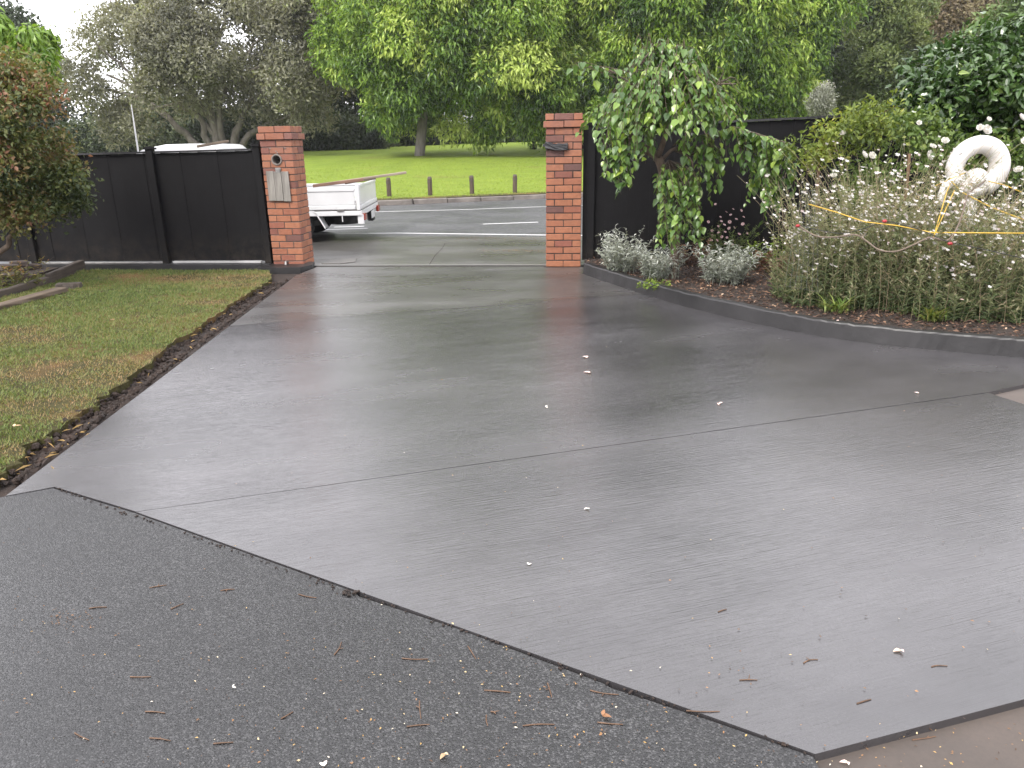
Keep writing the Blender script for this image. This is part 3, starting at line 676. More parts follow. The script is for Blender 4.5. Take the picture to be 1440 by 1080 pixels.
# ------------------------------------------------------------------ bollards, sapling, bench, distant car
bl_root = None
blab = ['wooden bollard nearest the tray of the truck, on the park verge', 'wooden bollard under the big tree trunk, second from the truck', 'wooden bollard second from the right pillar, on the park verge', 'wooden bollard next to the right brick pillar, by the worn grass']
for k, (a, b) in enumerate(((547.5, 276.5), (605, 275), (664, 273), (724, 271))):
    y = 23.7 + k * .33
    for _ in range(8):
        p = P(a, b, y); y += (p[2] - (park_z(p[0], p[1]) - .0)) * 0 
    # walk along the sight line until it meets the bank
    for yy in np.linspace(19, 30, 400):
        p = P(a, b, yy)
        if p[2] <= park_z(p[0], p[1]) + .0 and yy > kerb_y(p[0]) + .5: break
    if bl_root is None:
        bl_root = thing('wooden_bollard', blab[0], 'bollard', (p[0], p[1], park_z(p[0], p[1]) - .03), .1, 'bollards along the park verge'); ORG[bl_root.name] = np.zeros(3)
        bm = bmesh.new(); bmesh.ops.create_cone(bm, cap_ends=True, segments=14, radius1=.068, radius2=.064, depth=.50); bmesh.ops.translate(bm, vec=(0, 0, .25), verts=bm.verts); MB().bm(bm).build('shaft', M_bol, bl_root, local=True)
        bm = bmesh.new(); bmesh.ops.create_cone(bm, cap_ends=True, segments=14, radius1=.068, radius2=.045, depth=.05); bmesh.ops.translate(bm, vec=(0, 0, .527), verts=bm.verts); MB().bm(bm).build('cap', M_wdark, bl_root, local=True)
        bm = bmesh.new(); bmesh.ops.create_cone(bm, cap_ends=True, segments=14, radius1=.070, radius2=.070, depth=.06); bmesh.ops.translate(bm, vec=(0, 0, .42), verts=bm.verts); MB().bm(bm).build('band', M_wdark, bl_root, local=True)
    else:
        c = bl_root.copy(); COL.objects.link(c); c.location = (p[0], p[1], park_z(p[0], p[1]) - .03); c['label'] = blab[k]; c.rotation_euler = (rng.normal(0, .03), rng.normal(0, .03), rng.uniform(0, 3))
        for ch in bl_root.children: d = ch.copy(); COL.objects.link(d); d.parent = c
def on_park(px, py, ymax=95):
    for yy in np.linspace(21, ymax, 1500):
        p = P(px, py, yy)
        if p[2] <= park_z(p[0], p[1]): return p
    p = P(px, py, ymax); p[2] = park_z(p[0], p[1]); return p
M_red = simple('red_bench_paint', (.34, .06, .05), .6, .2, 5)
p = P(514, 212, 62); zg = park_z(p[0], p[1])
bench = thing('park_bench', 'small red park bench far off at the edge of the bushes', 'bench', (p[0], p[1], zg), .1)
q = p + np.array([0, 0, 0]); zb = max(zg, p[2] - .5)
mb = MB(); mb.box((0, 0, .45), (1.7, .45, .05), bev=.01); mb.build('seat', M_red, bench, local=True)
mb = MB(); mb.box((0, .22, .72), (1.7, .05, .4), bev=.01); mb.build('backrest', M_red, bench, local=True)
for sx in (-.7, .7): MB().box((sx, .05, .22), (.06, .4, .44)).build('leg', M_wdark, bench, local=True)
# distant white car in the park
M_white = simple('white_vehicle_paint', (.78, .78, .79), .28, .06, 3)
M_glass = simple('dark_glass', (.02, .022, .025), .08, .1, 3)
M_rub = simple('tyre_rubber', (.012, .012, .013), .75, .3, 20, .3)
M_chas = simple('black_chassis', (.012, .012, .013), .6, .3, 9)
p = P(571, 207, 80); zg = park_z(p[0], p[1])
car = thing('parked_car', 'tiny white car parked far away under the big green tree', 'car', (p[0], p[1], zg), .2)
mb = MB(); bm = bmesh.new(); prof = [(-2, .3), (2, .3), (2.05, .75), (1.2, .9), (.6, 1.38), (-1.0, 1.42), (-1.8, .95), (-2.05, .85)]
f = [bm.verts.new((x, -.8, z)) for x, z in prof]; g_ = [bm.verts.new((x, .8, z)) for x, z in prof]; bm.faces.new(f); bm.faces.new(g_[::-1])
for k in range(8): bm.faces.new((f[k], f[(k + 1) % 8], g_[(k + 1) % 8], g_[k]))
bmesh.ops.recalc_face_normals(bm, faces=bm.faces); mb.bm(bm); mb.build('body', M_white, car, local=True)
MB().box((-.15, -.81, 1.13), (1.5, .02, .3)).build('window', M_glass, car, local=True)
for sx in (-1.25, 1.25):
    for sy in (-.75, .75):
        bm = bmesh.new(); bmesh.ops.create_cone(bm, cap_ends=True, segments=16, radius1=.32, radius2=.32, depth=.2); bmesh.ops.rotate(bm, matrix=Matrix.Rotation(math.pi / 2, 3, 'X'), verts=bm.verts); bmesh.ops.translate(bm, vec=(sx, sy, .32), verts=bm.verts); MB().bm(bm).build('wheel', M_rub, car, local=True)

# ------------------------------------------------------------------ flat-deck truck parked at the kerb
TR = thing('flatbed_truck', 'white drop-side flatbed truck parked at the kerb behind the letterbox pillar', 'truck', (-2.47, 12.75, 0), math.radians(1.5))
WT = 1.9; LT = 2.15; ZB = .485; ZF = .55; ZS = .86; ZT = .92
def wheel(x, y, r=.31, w=.2):
    wo = bpy.data.objects.new('wheel', None); COL.objects.link(wo); wo.parent = TR; ORG[wo.name] = ORG[TR.name]
    prof = [(r * .6, -w / 2), (r * .92, -w / 2), (r, -w * .32), (r, w * .32), (r * .92, w / 2), (r * .6, w / 2)]; seg = 32; bm = bmesh.new()
    vs = [[bm.verts.new((x + a * math.cos(t_), y + b, r + a * math.sin(t_))) for t_ in np.linspace(0, 2 * math.pi, seg, endpoint=False)] for a, b in prof]
    for a_, b_ in zip(vs, vs[1:] + vs[:1]):
        for k in range(seg): bm.faces.new((a_[k], a_[(k + 1) % seg], b_[(k + 1) % seg], b_[k]))
    bmesh.ops.recalc_face_normals(bm, faces=bm.faces); MB().bm(bm).build('tyre', M_rub, wo, local=True)
    bm = bmesh.new(); bmesh.ops.create_cone(bm, cap_ends=True, segments=24, radius1=r * .6, radius2=r * .6, depth=w * .6); bmesh.ops.rotate(bm, matrix=Matrix.Rotation(math.pi / 2, 3, 'X'), verts=bm.verts); bmesh.ops.translate(bm, vec=(x, y, r), verts=bm.verts)
    MB().bm(bm).build('rim', M_steel, wo, local=True)
for x in (-1.12, -3.35):
    for y in (.14, WT - .14): wheel(x, y)
MB().box((-LT / 2, WT / 2, ZF - .03), (LT, WT - .04, .06)).build('deck', M_steel, TR, local=True)
for y, nm in ((.02, 'near'), (WT - .02, 'far')):
    sp = bpy.data.objects.new('side_panel', None); COL.objects.link(sp); sp.parent = TR; ORG[sp.name] = ORG[TR.name]
    s = -1 if y < 1 else 1
    mb = MB(); mb.box((-LT / 2 - .03, y, (ZF + ZS) / 2 + .03), (LT - .10, .025, ZS - ZF - .09), bev=.003)
    mb.build('sheet', M_white, sp, local=True)
    mb = MB(); mb.box((-LT / 2 - .03, y, ZS), (LT - .08, .05, .045), bev=.008); mb.build('top_rail', M_white, sp, local=True)
    mb = MB(); mb.box((-LT / 2 - .03, y, ZF + .03), (LT - .08, .055, .07), bev=.012); mb.build('bottom_rail', M_white, sp, local=True)
    mb = MB(); mb.box((-LT / 2, y, ZB), (LT, .06, .075), bev=.008); mb.build('deck_rail', M_white, TR, local=True)
    for x in (-.32, -1.15, -1.9):
        MB().box((x, y + s * .038, ZF - .012), (.11, .022, .035), bev=.004).build('latch', M_steel, sp, local=True)
        MB().box((x + .02, y + s * .02, ZB - .085), (.014, .014, .10)).build('tie_hook', M_white, TR, local=True)
    mb = MB(); mb.box((-.02, y, (ZF + ZT) / 2 + .01), (.055, .06, ZT - ZF + .05), bev=.006); mb.build('corner_post', M_white, TR, local=True)
tg = bpy.data.objects.new('tailgate', None); COL.objects.link(tg); tg.parent = TR; ORG[tg.name] = ORG[TR.name]
MB().box((.0, WT / 2, (ZF + ZT) / 2 + .03), (.025, WT - .11, ZT - ZF - .09), bev=.003).build('sheet', M_white, tg, local=True)
MB().box((.0, WT / 2, ZT), (.05, WT - .1, .045), bev=.008).build('top_rail', M_white, tg, local=True)
MB().box((.0, WT / 2, ZF + .03), (.06, WT - .1, .07), bev=.012).build('bottom_rail', M_white, tg, local=True)
MB().box((.0, WT / 2, ZB), (.06, WT, .085), bev=.008).build('rear_sill', M_white, TR, local=True)
M_lamp = simple('red_lamp_lens', (.36, .05, .03), .2, .15, 20)
for y in (.13, WT - .13):
    lo = MB().box((.045, y, ZB - .065), (.05, .19, .11), bev=.008).build('tail_light', M_lamp, TR, local=True)
MB().box((.0, .05, ZB - .10), (.10, .07, .16), bev=.006).build('lamp_bracket', M_white, TR, local=True)
MB().box((.04, WT * .5 + .18, ZB - .11), (.012, .36, .13), bev=.003).build('number_plate', simple('blank_plate', (.62, .62, .62), .4, .05), TR, local=True)
MB().box((-.05, WT * .78, ZB - .16), (.12, .2, .2), bev=.02).build('tow_bracket', M_chas, TR, local=True)
MB().box((-2.1, WT / 2, .46), (4.1, .75, .14)).box((-1.12, WT / 2, .31), (.12, WT - .3, .12)).box((-1.0, WT / 2, .5), (1.9, WT - .3, .06)).build('chassis', M_chas, TR, local=True)
prof = [(.13, -.09), (.26, -.09), (.30, -.05), (.30, .05), (.26, .09), (.13, .09)]; bm = bmesh.new(); seg = 32
vs = [[bm.verts.new((-.40 + a * math.cos(t_), .62 + a * math.sin(t_), .36 + b)) for t_ in np.linspace(0, 2 * math.pi, seg, endpoint=False)] for a, b in prof]
for a_, b_ in zip(vs, vs[1:] + vs[:1]):
    for k in range(seg): bm.faces.new((a_[k], a_[(k + 1) % seg], b_[(k + 1) % seg], b_[k]))
bmesh.ops.recalc_face_normals(bm, faces=bm.faces)
MB().bm(bm).build('spare_wheel', M_rub, TR, local=True)
mb = MB()
for y in (.0, WT - .22):
    for a0, a1 in ((.0, .2), (.2, .45), (.45, .8)):
        pass
arc = [(-.60, .24), (-.72, .46), (-.78, .52), (-1.45, .52)]
for y0 in (-.01, WT - .24):
    bm = bmesh.new(); a_ = [bm.verts.new((x, y0, z)) for x, z in arc]; b_ = [bm.verts.new((x, y0 + .25, z)) for x, z in arc]; c_ = [bm.verts.new((x + .012, y0, z + .018)) for x, z in arc]; d_ = [bm.verts.new((x + .012, y0 + .25, z + .018)) for x, z in arc]
    for k in range(3):
        bm.faces.new((a_[k], a_[k + 1], b_[k + 1], b_[k])); bm.faces.new((c_[k], d_[k], d_[k + 1], c_[k + 1])); bm.faces.new((a_[k], c_[k], c_[k + 1], a_[k + 1])); bm.faces.new((b_[k], b_[k + 1], d_[k + 1], d_[k]))
    bm.faces.new((a_[0], b_[0], d_[0], c_[0])); bm.faces.new((a_[3], c_[3], d_[3], b_[3]))
    bmesh.ops.recalc_face_normals(bm, faces=bm.faces); MB().bm(bm).build('mudguard', M_white, TR, local=True)
MB().box((-LT - .02, WT / 2, (ZF + 1.25) / 2), (.04, WT - .1, 1.25 - ZF), bev=.006).build('headboard', M_white, TR, local=True)
# cab
bm = bmesh.new(); prof = [(-2.22, .42), (-2.22, .95), (-2.26, 1.52), (-2.33, 1.585), (-2.75, 1.605), (-3.15, 1.60), (-3.45, 1.55), (-3.72, 1.40), (-4.05, 1.02), (-4.85, .90), (-5.0, .78), (-5.0, .42)]
nP = len(prof); rows = []
for y, ins in ((0.05, .0), (.0, .0), (WT, .0)):
    pass
def cabrow(y, shrink_):  # the glasshouse leans in towards the roof
    o_ = []
    for x, z in prof:
        k_ = max(0, (z - .95) / .7); o_.append(bm.verts.new((x, y + shrink_ * k_ * .13 * (1 if y < 1 else -1), z)))
    return o_
ra, rb = cabrow(.03, 1), cabrow(WT - .03, 1)
mid1 = [bm.verts.new((x, .33, z + (.022 if z > 1.4 else 0))) for x, z in prof]; mid2 = [bm.verts.new((x, WT - .33, z + (.022 if z > 1.4 else 0))) for x, z in prof]
bm.faces.new(ra); bm.faces.new(rb[::-1])
for a_, b_ in ((ra, mid1), (mid1, mid2), (mid2, rb)):
    for k in range(nP): bm.faces.new((a_[k], a_[(k + 1) % nP], b_[(k + 1) % nP], b_[k]))
bmesh.ops.recalc_face_normals(bm, faces=bm.faces)
cab = MB().bm(bm).build('cab', M_white, TR, local=True); ORG[cab.name] = ORG[TR.name]
MB().box((-3.0, .105, 1.28), (1.0, .03, .42), M=Matrix.Translation((-2.95, .072, 1.27)) @ Matrix.Rotation(-.18, 4, 'X') @ Matrix.Diagonal((1, 1, 1, 1))).build('side_window', M_glass, cab, local=True)
MB().box((0, 0, 0), (.02, 1.1, .36), M=Matrix.Translation((-2.245, WT / 2, 1.30)) @ Matrix.Rotation(-.09, 4, 'Y')).build('rear_window', M_glass, cab, local=True)
MB().box((0, 0, 0), (.02, 1.3, .50), M=Matrix.Translation((-3.91, WT / 2, 1.24)) @ Matrix.Rotation(.66, 4, 'Y')).build('windscreen', M_glass, cab, local=True)
q0 = P(194.5, 214, 12.35); q1 = P(184.5, 147, 12.3)
ax = (Matrix.Translation(TR.location) @ Matrix.Rotation(math.radians(1.5), 4, 'Z')).inverted()
a0 = ax @ Vector(q0); a1 = ax @ Vector(q1)
MB().tube([tuple(a0 - (a1 - a0) * .9), tuple(a0), tuple(a0 + (a1 - a0) * .5), tuple(a1)], [.014, .014, .012, .006], 6).build('aerial', M_white, TR, local=True)
# ladder rack bar and timbers: rest on the deck, so they are things
def plank_between(lab, p, q, w, h, mat, nm='timber_length'):
    p, q = np.asarray(p), np.asarray(q); d = q - p; L = np.linalg.norm(d); c = (p + q) / 2
    o = MB().box((0, 0, 0), (L, w, h), bev=.004).build(nm, mat); o.matrix_world = Matrix.Translation(c) @ Vector(d).to_track_quat('X', 'Z').to_matrix().to_4x4()
    return tag(o, lab, 'timber', 'timber lengths on the truck deck')
M_wpale = woodmat('pale_pole_timber', (.24, .18, .13), (.46, .38, .30), 3, 0)
M_wred = woodmat('reddish_timber', (.16, .085, .055), (.30, .17, .115), 3, 0)
plank_between('pale timber pole on the truck deck sticking out past the tailgate', P(452, 259.5, 12.9), P(571, 242.6, 13.55), .05, .04, M_wpale)
plank_between('reddish timber length on the truck deck ending above the near rear corner', P(440, 261.5, 12.85), P(511, 252.5, 12.95), .06, .05, M_wred)
plank_between('short brown timber on the truck deck leaning over the tailgate', P(485, 257.5, 13.0), P(528, 250.5, 13.3), .045, .04, M_wbrown)
plank_between('brown timber bar lying across the white cab roof', P(277, 206, 12.6), P(322, 198.5, 12.7), .05, .04, M_wbrown)
# ------------------------------------------------------------------ vegetation
def edge_dist(poly, pts):
    poly = np.asarray(poly, float); d = np.full(len(pts), 1e9)
    for a, b in zip(poly, np.roll(poly, -1, 0)):
        ab = b - a; t = np.clip(((pts - a) @ ab) / (ab @ ab + 1e-9), 0, 1); d = np.minimum(d, np.linalg.norm(pts - (a + t[:, None] * ab), axis=1))
    return d
def lobes_in(poly, D, n, r, dmax, flat=.8, front=.62):
    """clump centres filling a crown of the given silhouette seen at distance D, rounded in depth"""
    poly = np.asarray(poly, float); lo, hi = poly.min(0), poly.max(0); out_ = []
    k = FPX / D
    while len(out_) < n:
        p = rng.uniform(lo, hi, (n * 6, 2)); p = p[inside(poly, p)]; d = edge_dist(poly, p) / k
        rr = rng.uniform(r[0], r[1], len(p)); ok = d > rr * .62
        for q, dd, r1 in zip(p[ok], d[ok], rr[ok]):
            dep = min(dd * 1.15, dmax); s = -1 if rng.random() < front else 1
            y = D + s * dep * rng.uniform(.55, 1.0)
            out_.append((P(q[0], q[1], y), r1))
            if len(out_) >= n: break
    return out_
def spray_crown(lobes, nspray, k, L, W, spread, grav, tpl=L4, out_w=.5, jit=.5, layered=0.0, shade_rnd=.25, squash=.85):
    C_ = np.array([c for c, _ in lobes]); Rr = np.array([r for _, r in lobes])
    w = Rr ** 2; idx = rng.choice(len(lobes), nspray, p=w / w.sum())
    d = unit(rng.normal(0, 1, (nspray, 3))); d[:, 2] = np.where((d[:, 2] < -.55) & (rng.random(nspray) < .5), -d[:, 2], d[:, 2])
    sc = np.array([1, 1, squash]); c = C_[idx] + d * sc * (Rr[idx] * rng.uniform(.62, 1.06, nspray))[:, None]
    if layered: c[:, 2] = c[:, 2] + (np.round(c[:, 2] / layered) * layered - c[:, 2]) * .75
    lr = rng.normal(0, shade_rnd, len(lobes))[idx] + rng.normal(0, .10, nspray)
    n = nspray * k; cc = np.repeat(c, k, 0); dd = np.repeat(d, k, 0)
    D = unit(dd * out_w + rng.normal(0, jit, (n, 3)) + np.array([0, 0, -grav])); pos = cc + rng.normal(0, 1, (n, 3)) * spread
    N = unit(dd + rng.normal(0, .45, (n, 3)) + np.array([0, 0, .6]))
    ln = rng.uniform(.7, 1.25, n) * L
    rn = np.clip(.5 + np.repeat(lr, k) + rng.normal(0, .13, n), 0, 1)
    return leaf_arrays(pos, D, N, ln, ln * W / L * rng.uniform(.8, 1.2, n), tpl, rn)
def tree(name, label, cat, base, lobes, trunk_r, leafm, barkm, nspray, k, L, W, spread, grav, limbs=None, nl=10, group=None, fork=.3, **kw):
    base = np.asarray(base, float); root = thing(name, label, cat, tuple(base), group=group)
    mb = MB()
    if limbs is None:
        cen = np.mean([c for c, _ in lobes], 0); zc = max(c[2] for c, _ in lobes); f = base + (np.array([cen[0], cen[1], base[2] + (cen[2] - base[2]) * 2]) - base) * fork
        mb.tube(spline([base - [0, 0, .3], base + (f - base) * .5 + rng.normal(0, trunk_r * .3, 3), f], 7), np.linspace(trunk_r * 1.15, trunk_r * .8, 7), 9)
        for c, r in [lobes[i] for i in rng.permutation(len(lobes))[:nl]]:
            mid = f + (c - f) * .5 + np.array([0, 0, .12 * np.linalg.norm(c - f)])
            mb.tube(spline([f, mid, c], 7), np.linspace(trunk_r * .55, trunk_r * .08, 7), 6)
    else:
        for pts, r0, r1 in limbs:
            s_ = spline(pts, 14); s_[1:-1] += rng.normal(0, r0 * .25, (12, 3)); mb.tube(s_, np.linspace(r0, r1, 14), 7)
    mb.build('trunk', barkm, root, smooth=True)
    V, F, r = spray_crown(lobes, nspray, k, L, W, spread, grav, **kw)
    geo('crown', V, F, leafm, root, rnd=r)
    return root
def foot(px, D, z=None):
    p = P(px, 200, D); return (p[0], p[1], park_z(p[0], p[1]) if z is None else z)

B_grey = barkmat('grey_bark', (.10, .085, .07), (.26, .23, .20)); B_dark = barkmat('dark_bark', (.03, .025, .02), (.09, .075, .06)); B_pale = barkmat('pale_bark', (.16, .14, .12), (.34, .31, .28))
B_brown = barkmat('brown_bark', (.06, .042, .03), (.17, .12, .085), 14)
F_green = leafmat('drooping_leaf', [(0, (.022, .05, .010)), (.3, (.08, .15, .022)), (.65, (.21, .315, .046)), (1, (.42, .50, .13))], .38, .28)
F_grey = leafmat('grey_olive_leaf', [(0, (.07, .072, .05)), (.5, (.155, .155, .108)), (.85, (.24, .235, .165)), (1, (.21, .24, .11))], .55, .25)
F_dark = leafmat('dark_far_leaf', [(0, (.018, .030, .013)), (.5, (.045, .066, .028)), (1, (.09, .11, .05))], .55, .2)
F_pine = leafmat('conifer_spray', [(0, (.03, .05, .014)), (.5, (.08, .115, .032)), (1, (.15, .18, .06))], .6, .2)
F_brown = leafmat('brown_tree_leaf', [(0, (.06, .045, .025)), (.5, (.14, .105, .06)), (1, (.19, .17, .09))], .6, .25)
F_hedge = leafmat('far_hedge_leaf', [(0, (.03, .055, .015)), (.5, (.07, .11, .03)), (1, (.13, .18, .06))], .6, .2)
F_white = leafmat('silver_shrub_leaf', [(0, (.10, .11, .08)), (.5, (.23, .24, .20)), (1, (.36, .36, .33))], .6, .2)

# the two big drooping trees across the road
T1 = [(447, -40), (447, 40), (458, 85), (476, 118), (492, 140), (482, 165), (486, 188), (520, 205), (560, 208), (610, 205), (650, 208), (690, 201), (740, 200), (790, 198), (828, 192), (838, 150), (836, 60), (830, -40), (815, -220), (740, -370), (620, -400), (510, -300), (455, -140)]
b1 = on_park(589, 219)
tree('leafy_tree', 'broad bright green drooping tree with pale trunk on the park bank', 'tree', b1, lobes_in(T1, b1[1], 300, (.8, 1.5), 5.6, front=.8), .27, F_green, B_pale, 32000, 9, .29, .105, .17, .7, fork=.30, shade_rnd=.22)
D2 = b1[1] - 2.5
T2 = [(818, 195), (832, 60), (830, -40), (870, -220), (980, -340), (1090, -230), (1160, -90), (1200, -10), (1206, 12), (1190, 32), (1163, 48), (1160, 80), (1172, 102), (1150, 112), (1142, 150), (1120, 200), (1000, 215), (880, 212)]
tree('leafy_tree', 'broad bright green drooping tree rising behind the weeping tree and board fence', 'tree', foot(985, D2), lobes_in(T2, D2, 260, (.8, 1.45), 5.2, front=.8), .3, F_green, B_dark, 27000, 9, .29, .105, .17, .7, shade_rnd=.22)
# grey spreading tree on the left
DG = 50.0
TG = [(120, 212), (84, 180), (84, 130), (92, 70), (106, 36), (138, 14), (165, -2), (205, -40), (290, -62), (380, -52), (450, -15), (470, 40), (488, 110), (486, 160), (466, 186), (400, 190), (350, 176), (280, 170), (200, 196)]
def L_(pts, D=DG): return [P(a, b, D + (c[0] if c else 0)) for a, b, *c in pts]
gz = foot(320, DG); gb = [gz[0], gz[1], gz[2] - .2]
limbs = [(L_([(318, 232), (290, 212), (262, 192), (246, 176), (228, 160), (206, 142), (182, 122), (150, 105)]), .30, .06), (L_([(318, 230), (290, 195), (283, 168), (262, 152), (226, 150), (180, 160)]), .26, .05),
         (L_([(320, 230), (303, 190), (298, 150), (295, 105), (303, 65), (318, 25)]), .30, .07), (L_([(322, 230), (310, 180), (312, 140), (335, 100), (365, 55)]), .26, .06), (L_([(324, 230), (330, 190), (345, 158), (372, 125), (412, 85)]), .30, .06),
         (L_([(318, 225), (295, 165), (262, 118), (240, 78), (200, 50)]), .22, .04), (L_([(326, 230), (345, 196), (375, 175), (420, 160), (455, 150)]), .26, .05), (L_([(246, 176), (200, 140), (150, 128), (108, 138), (76, 152)]), .14, .03),
         (L_([(295, 105), (270, 80), (262, 40), (235, 5)]), .14, .03), (L_([(330, 120), (352, 100), (380, 90), (430, 60)]), .14, .03), (L_([(206, 142), (180, 100), (150, 75), (128, 55)]), .12, .03), (L_([(303, 190), (272, 158), (250, 140), (212, 120)]), .18, .04)]
tree('spreading_tree', 'grey-green spreading tree with bare forked limbs behind the parked truck', 'tree', gb, lobes_in(TG, DG, 85, (.9, 1.7), 4.5, front=.5), .3, F_grey, B_grey, 6800, 11, .27, .11, .24, .12, limbs=limbs, jit=.8, shade_rnd=.22)
def bgtree(name, label, px, D, poly, n, r, mat, ns, L, W=.12, k=9, sp=.22, grav=.2, bark=B_dark, tr=.25, dmax=3.5, cat='tree', **kw):
    kw.setdefault('group', 'trees beyond the park')
    return tree(name, label, cat, foot(px, D), lobes_in(poly, D, n, r, dmax), tr, mat, bark, ns, k, L, W, sp, grav, jit=.8, **kw)
bgtree('dark_tree', 'dark hazy tree at the far left edge below the pale sky', 20, 66, [(-90, 220), (-90, 15), (-20, 2), (30, 4), (62, 20), (84, 40), (96, 90), (100, 150), (125, 225)], 45, (1.1, 2.0), F_dark, 3200, .40, .2, sp=.35)
bgtree('dark_tree', 'low dark tree seen under the limbs of the grey spreading tree', 210, 64, [(110, 222), (120, 165), (170, 140), (230, 135), (290, 150), (330, 175), (350, 222)], 40, (.9, 1.6), F_dark, 2800, .36, .18, sp=.3)
bgtree('dark_tree', 'tall dark tree filling the gap between the grey tree and the bright green tree', 440, 63, [(370, 222), (380, 120), (400, 20), (430, -40), (480, -60), (530, -20), (540, 120), (560, 222)], 60, (1.1, 2.0), F_dark, 3800, .40, .2, sp=.35)
bgtree('dark_shrub', 'rounded dark shrub above the red bench in front of the tall dark tree', 465, 57, [(396, 218), (400, 190), (425, 172), (460, 160), (495, 172), (535, 190), (560, 205), (560, 216), (480, 219)], 45, (.6, 1.1), F_dark, 3000, .26, .13, sp=.2, cat='shrub', tr=.1)
bgtree('dark_tree', 'dark tree with black trunk in the gap between the two bright green trees', 816, 52, [(770, 190), (775, 60), (780, -50), (815, -90), (860, -60), (866, 60), (858, 180), (830, 192)], 50, (1.0, 1.8), F_dark, 3600, .38, .19, sp=.32, tr=.4)
bgtree('dark_shrub', 'dark bushy shrub behind the trunk base of the grey spreading tree', 330, 58, [(230, 220), (240, 185), (280, 160), (330, 150), (380, 150), (410, 175), (415, 220)], 45, (.6, 1.1), F_dark, 3200, .26, .13, sp=.2, cat='shrub', tr=.1)
bgtree('dark_shrub', 'low dark shrub behind the fence between the maple and the grey spreading tree', 130, 57, [(40, 224), (60, 195), (110, 175), (170, 170), (220, 185), (240, 222)], 40, (.6, 1.1), F_dark, 3000, .26, .13, sp=.2, cat='shrub', tr=.1)
bgtree('far_hedge', 'dark far hedge behind the two bright green trees and the right fence', 960, 78, [(760, 206), (775, 120), (850, 90), (960, 80), (1080, 90), (1160, 130), (1170, 206)], 70, (1.2, 2.0), F_dark, 4200, .42, .2, sp=.35, cat='hedge', tr=.1)
bgtree('dark_tree', 'dark bushy tree seen under the crown beside the pale trunk in the park', 560, 70, [(490, 220), (498, 120), (530, 70), (600, 70), (630, 120), (632, 214)], 60, (.9, 1.5), F_dark, 3800, .36, .18, sp=.28)
bgtree('dark_tree', 'dark tree far behind the left bright green tree', 640, 80, [(520, 190), (530, 60), (560, -20), (640, -60), (740, -40), (780, 60), (780, 188)], 60, (1.2, 2.2), F_dark, 3600, .45, .22, sp=.4)
bgtree('far_hedge', 'pale green hedge along the crest of the park below the bright green tree', 710, 74, [(560, 214), (575, 198), (640, 180), (700, 172), (780, 172), (850, 176), (900, 206)], 60, (.7, 1.2), F_hedge, 3600, .30, .15, sp=.25, cat='hedge', tr=.1)
bgtree('dark_tree', 'tall dark tree with leaning pale trunk just right of the bright green trees', 1156, 62, [(1090, 170), (1095, 60), (1110, -60), (1160, -100), (1215, -70), (1222, 30), (1190, 90), (1185, 170)], 55, (1.1, 1.9), F_dark, 3600, .40, .2, sp=.35)
bgtree('cypress_tree', 'dense clumped conifer right of the bright green trees', 1235, 47, [(1160, 178), (1160, 125), (1168, 80), (1185, 40), (1205, 10), (1235, -30), (1280, -45), (1312, 0), (1318, 80), (1310, 178)], 75, (.7, 1.25), F_pine, 5200, .26, .11, sp=.16, grav=-.25, tr=.3)
bgtree('brown_tree', 'brownish thin-leaved tree between the conifer and the glossy camellia', 1335, 54, [(1262, 120), (1268, 50), (1288, 5), (1310, -50), (1365, -60), (1402, -10), (1400, 90), (1380, 150), (1290, 150)], 55, (.8, 1.4), F_brown, 3800, .26, .12, sp=.3)
bgtree('green_tree', 'mid green tree behind the top of the glossy camellia at the frame corner', 1450, 38, [(1372, 130), (1378, 40), (1395, -10), (1440, -60), (1540, -60), (1560, 130)], 50, (.7, 1.2), F_hedge, 3800, .26, .12, sp=.22)
bgtree('dark_tree', 'dark tree mass behind the camellia and the brownish tree', 1380, 66, [(1280, 190), (1290, 20), (1340, -40), (1440, -80), (1600, -60), (1620, 190)], 60, (1.2, 2.1), F_dark, 3600, .42, .21, sp=.38)
p = P(1157, 150, 33)
tree('silver_shrub', 'pale silvery shrub peeping over the board fence under the bright green tree', 'shrub', foot(1157, 33), lobes_in([(1138, 172), (1140, 135), (1150, 118), (1165, 120), (1174, 138), (1172, 172)], 33, 14, (.25, .4), .5), .05, F_white, B_pale, 800, 8, .10, .04, .08, .0)
# sapling on the crest
sp_ = on_park(750, 210)
M_pale = B_pale
root = thing('park_sapling', 'slim pale-trunked sapling on the park crest left of the right pillar', 'tree', tuple(sp_))
mb = MB(); mb.tube([sp_ - [0, 0, .2], sp_ + [.1, 0, 1.2], sp_ + [.3, 0, 2.6]], [.10, .09, .05], 6); mb.tube([sp_ + [.1, 0, 1.0], sp_ + [.6, 0, 2.0]], [.05, .03], 5); mb.build('trunk', B_pale, root)
V, F, r = spray_crown([(sp_ + [.2, 0, 2.5], .6), (sp_ + [.6, 0, 2.2], .4), (sp_ + [0, 0, .15], .25)], 160, 8, .18, .08, .12, .2); geo('crown', V, F, F_hedge, root, rnd=r)

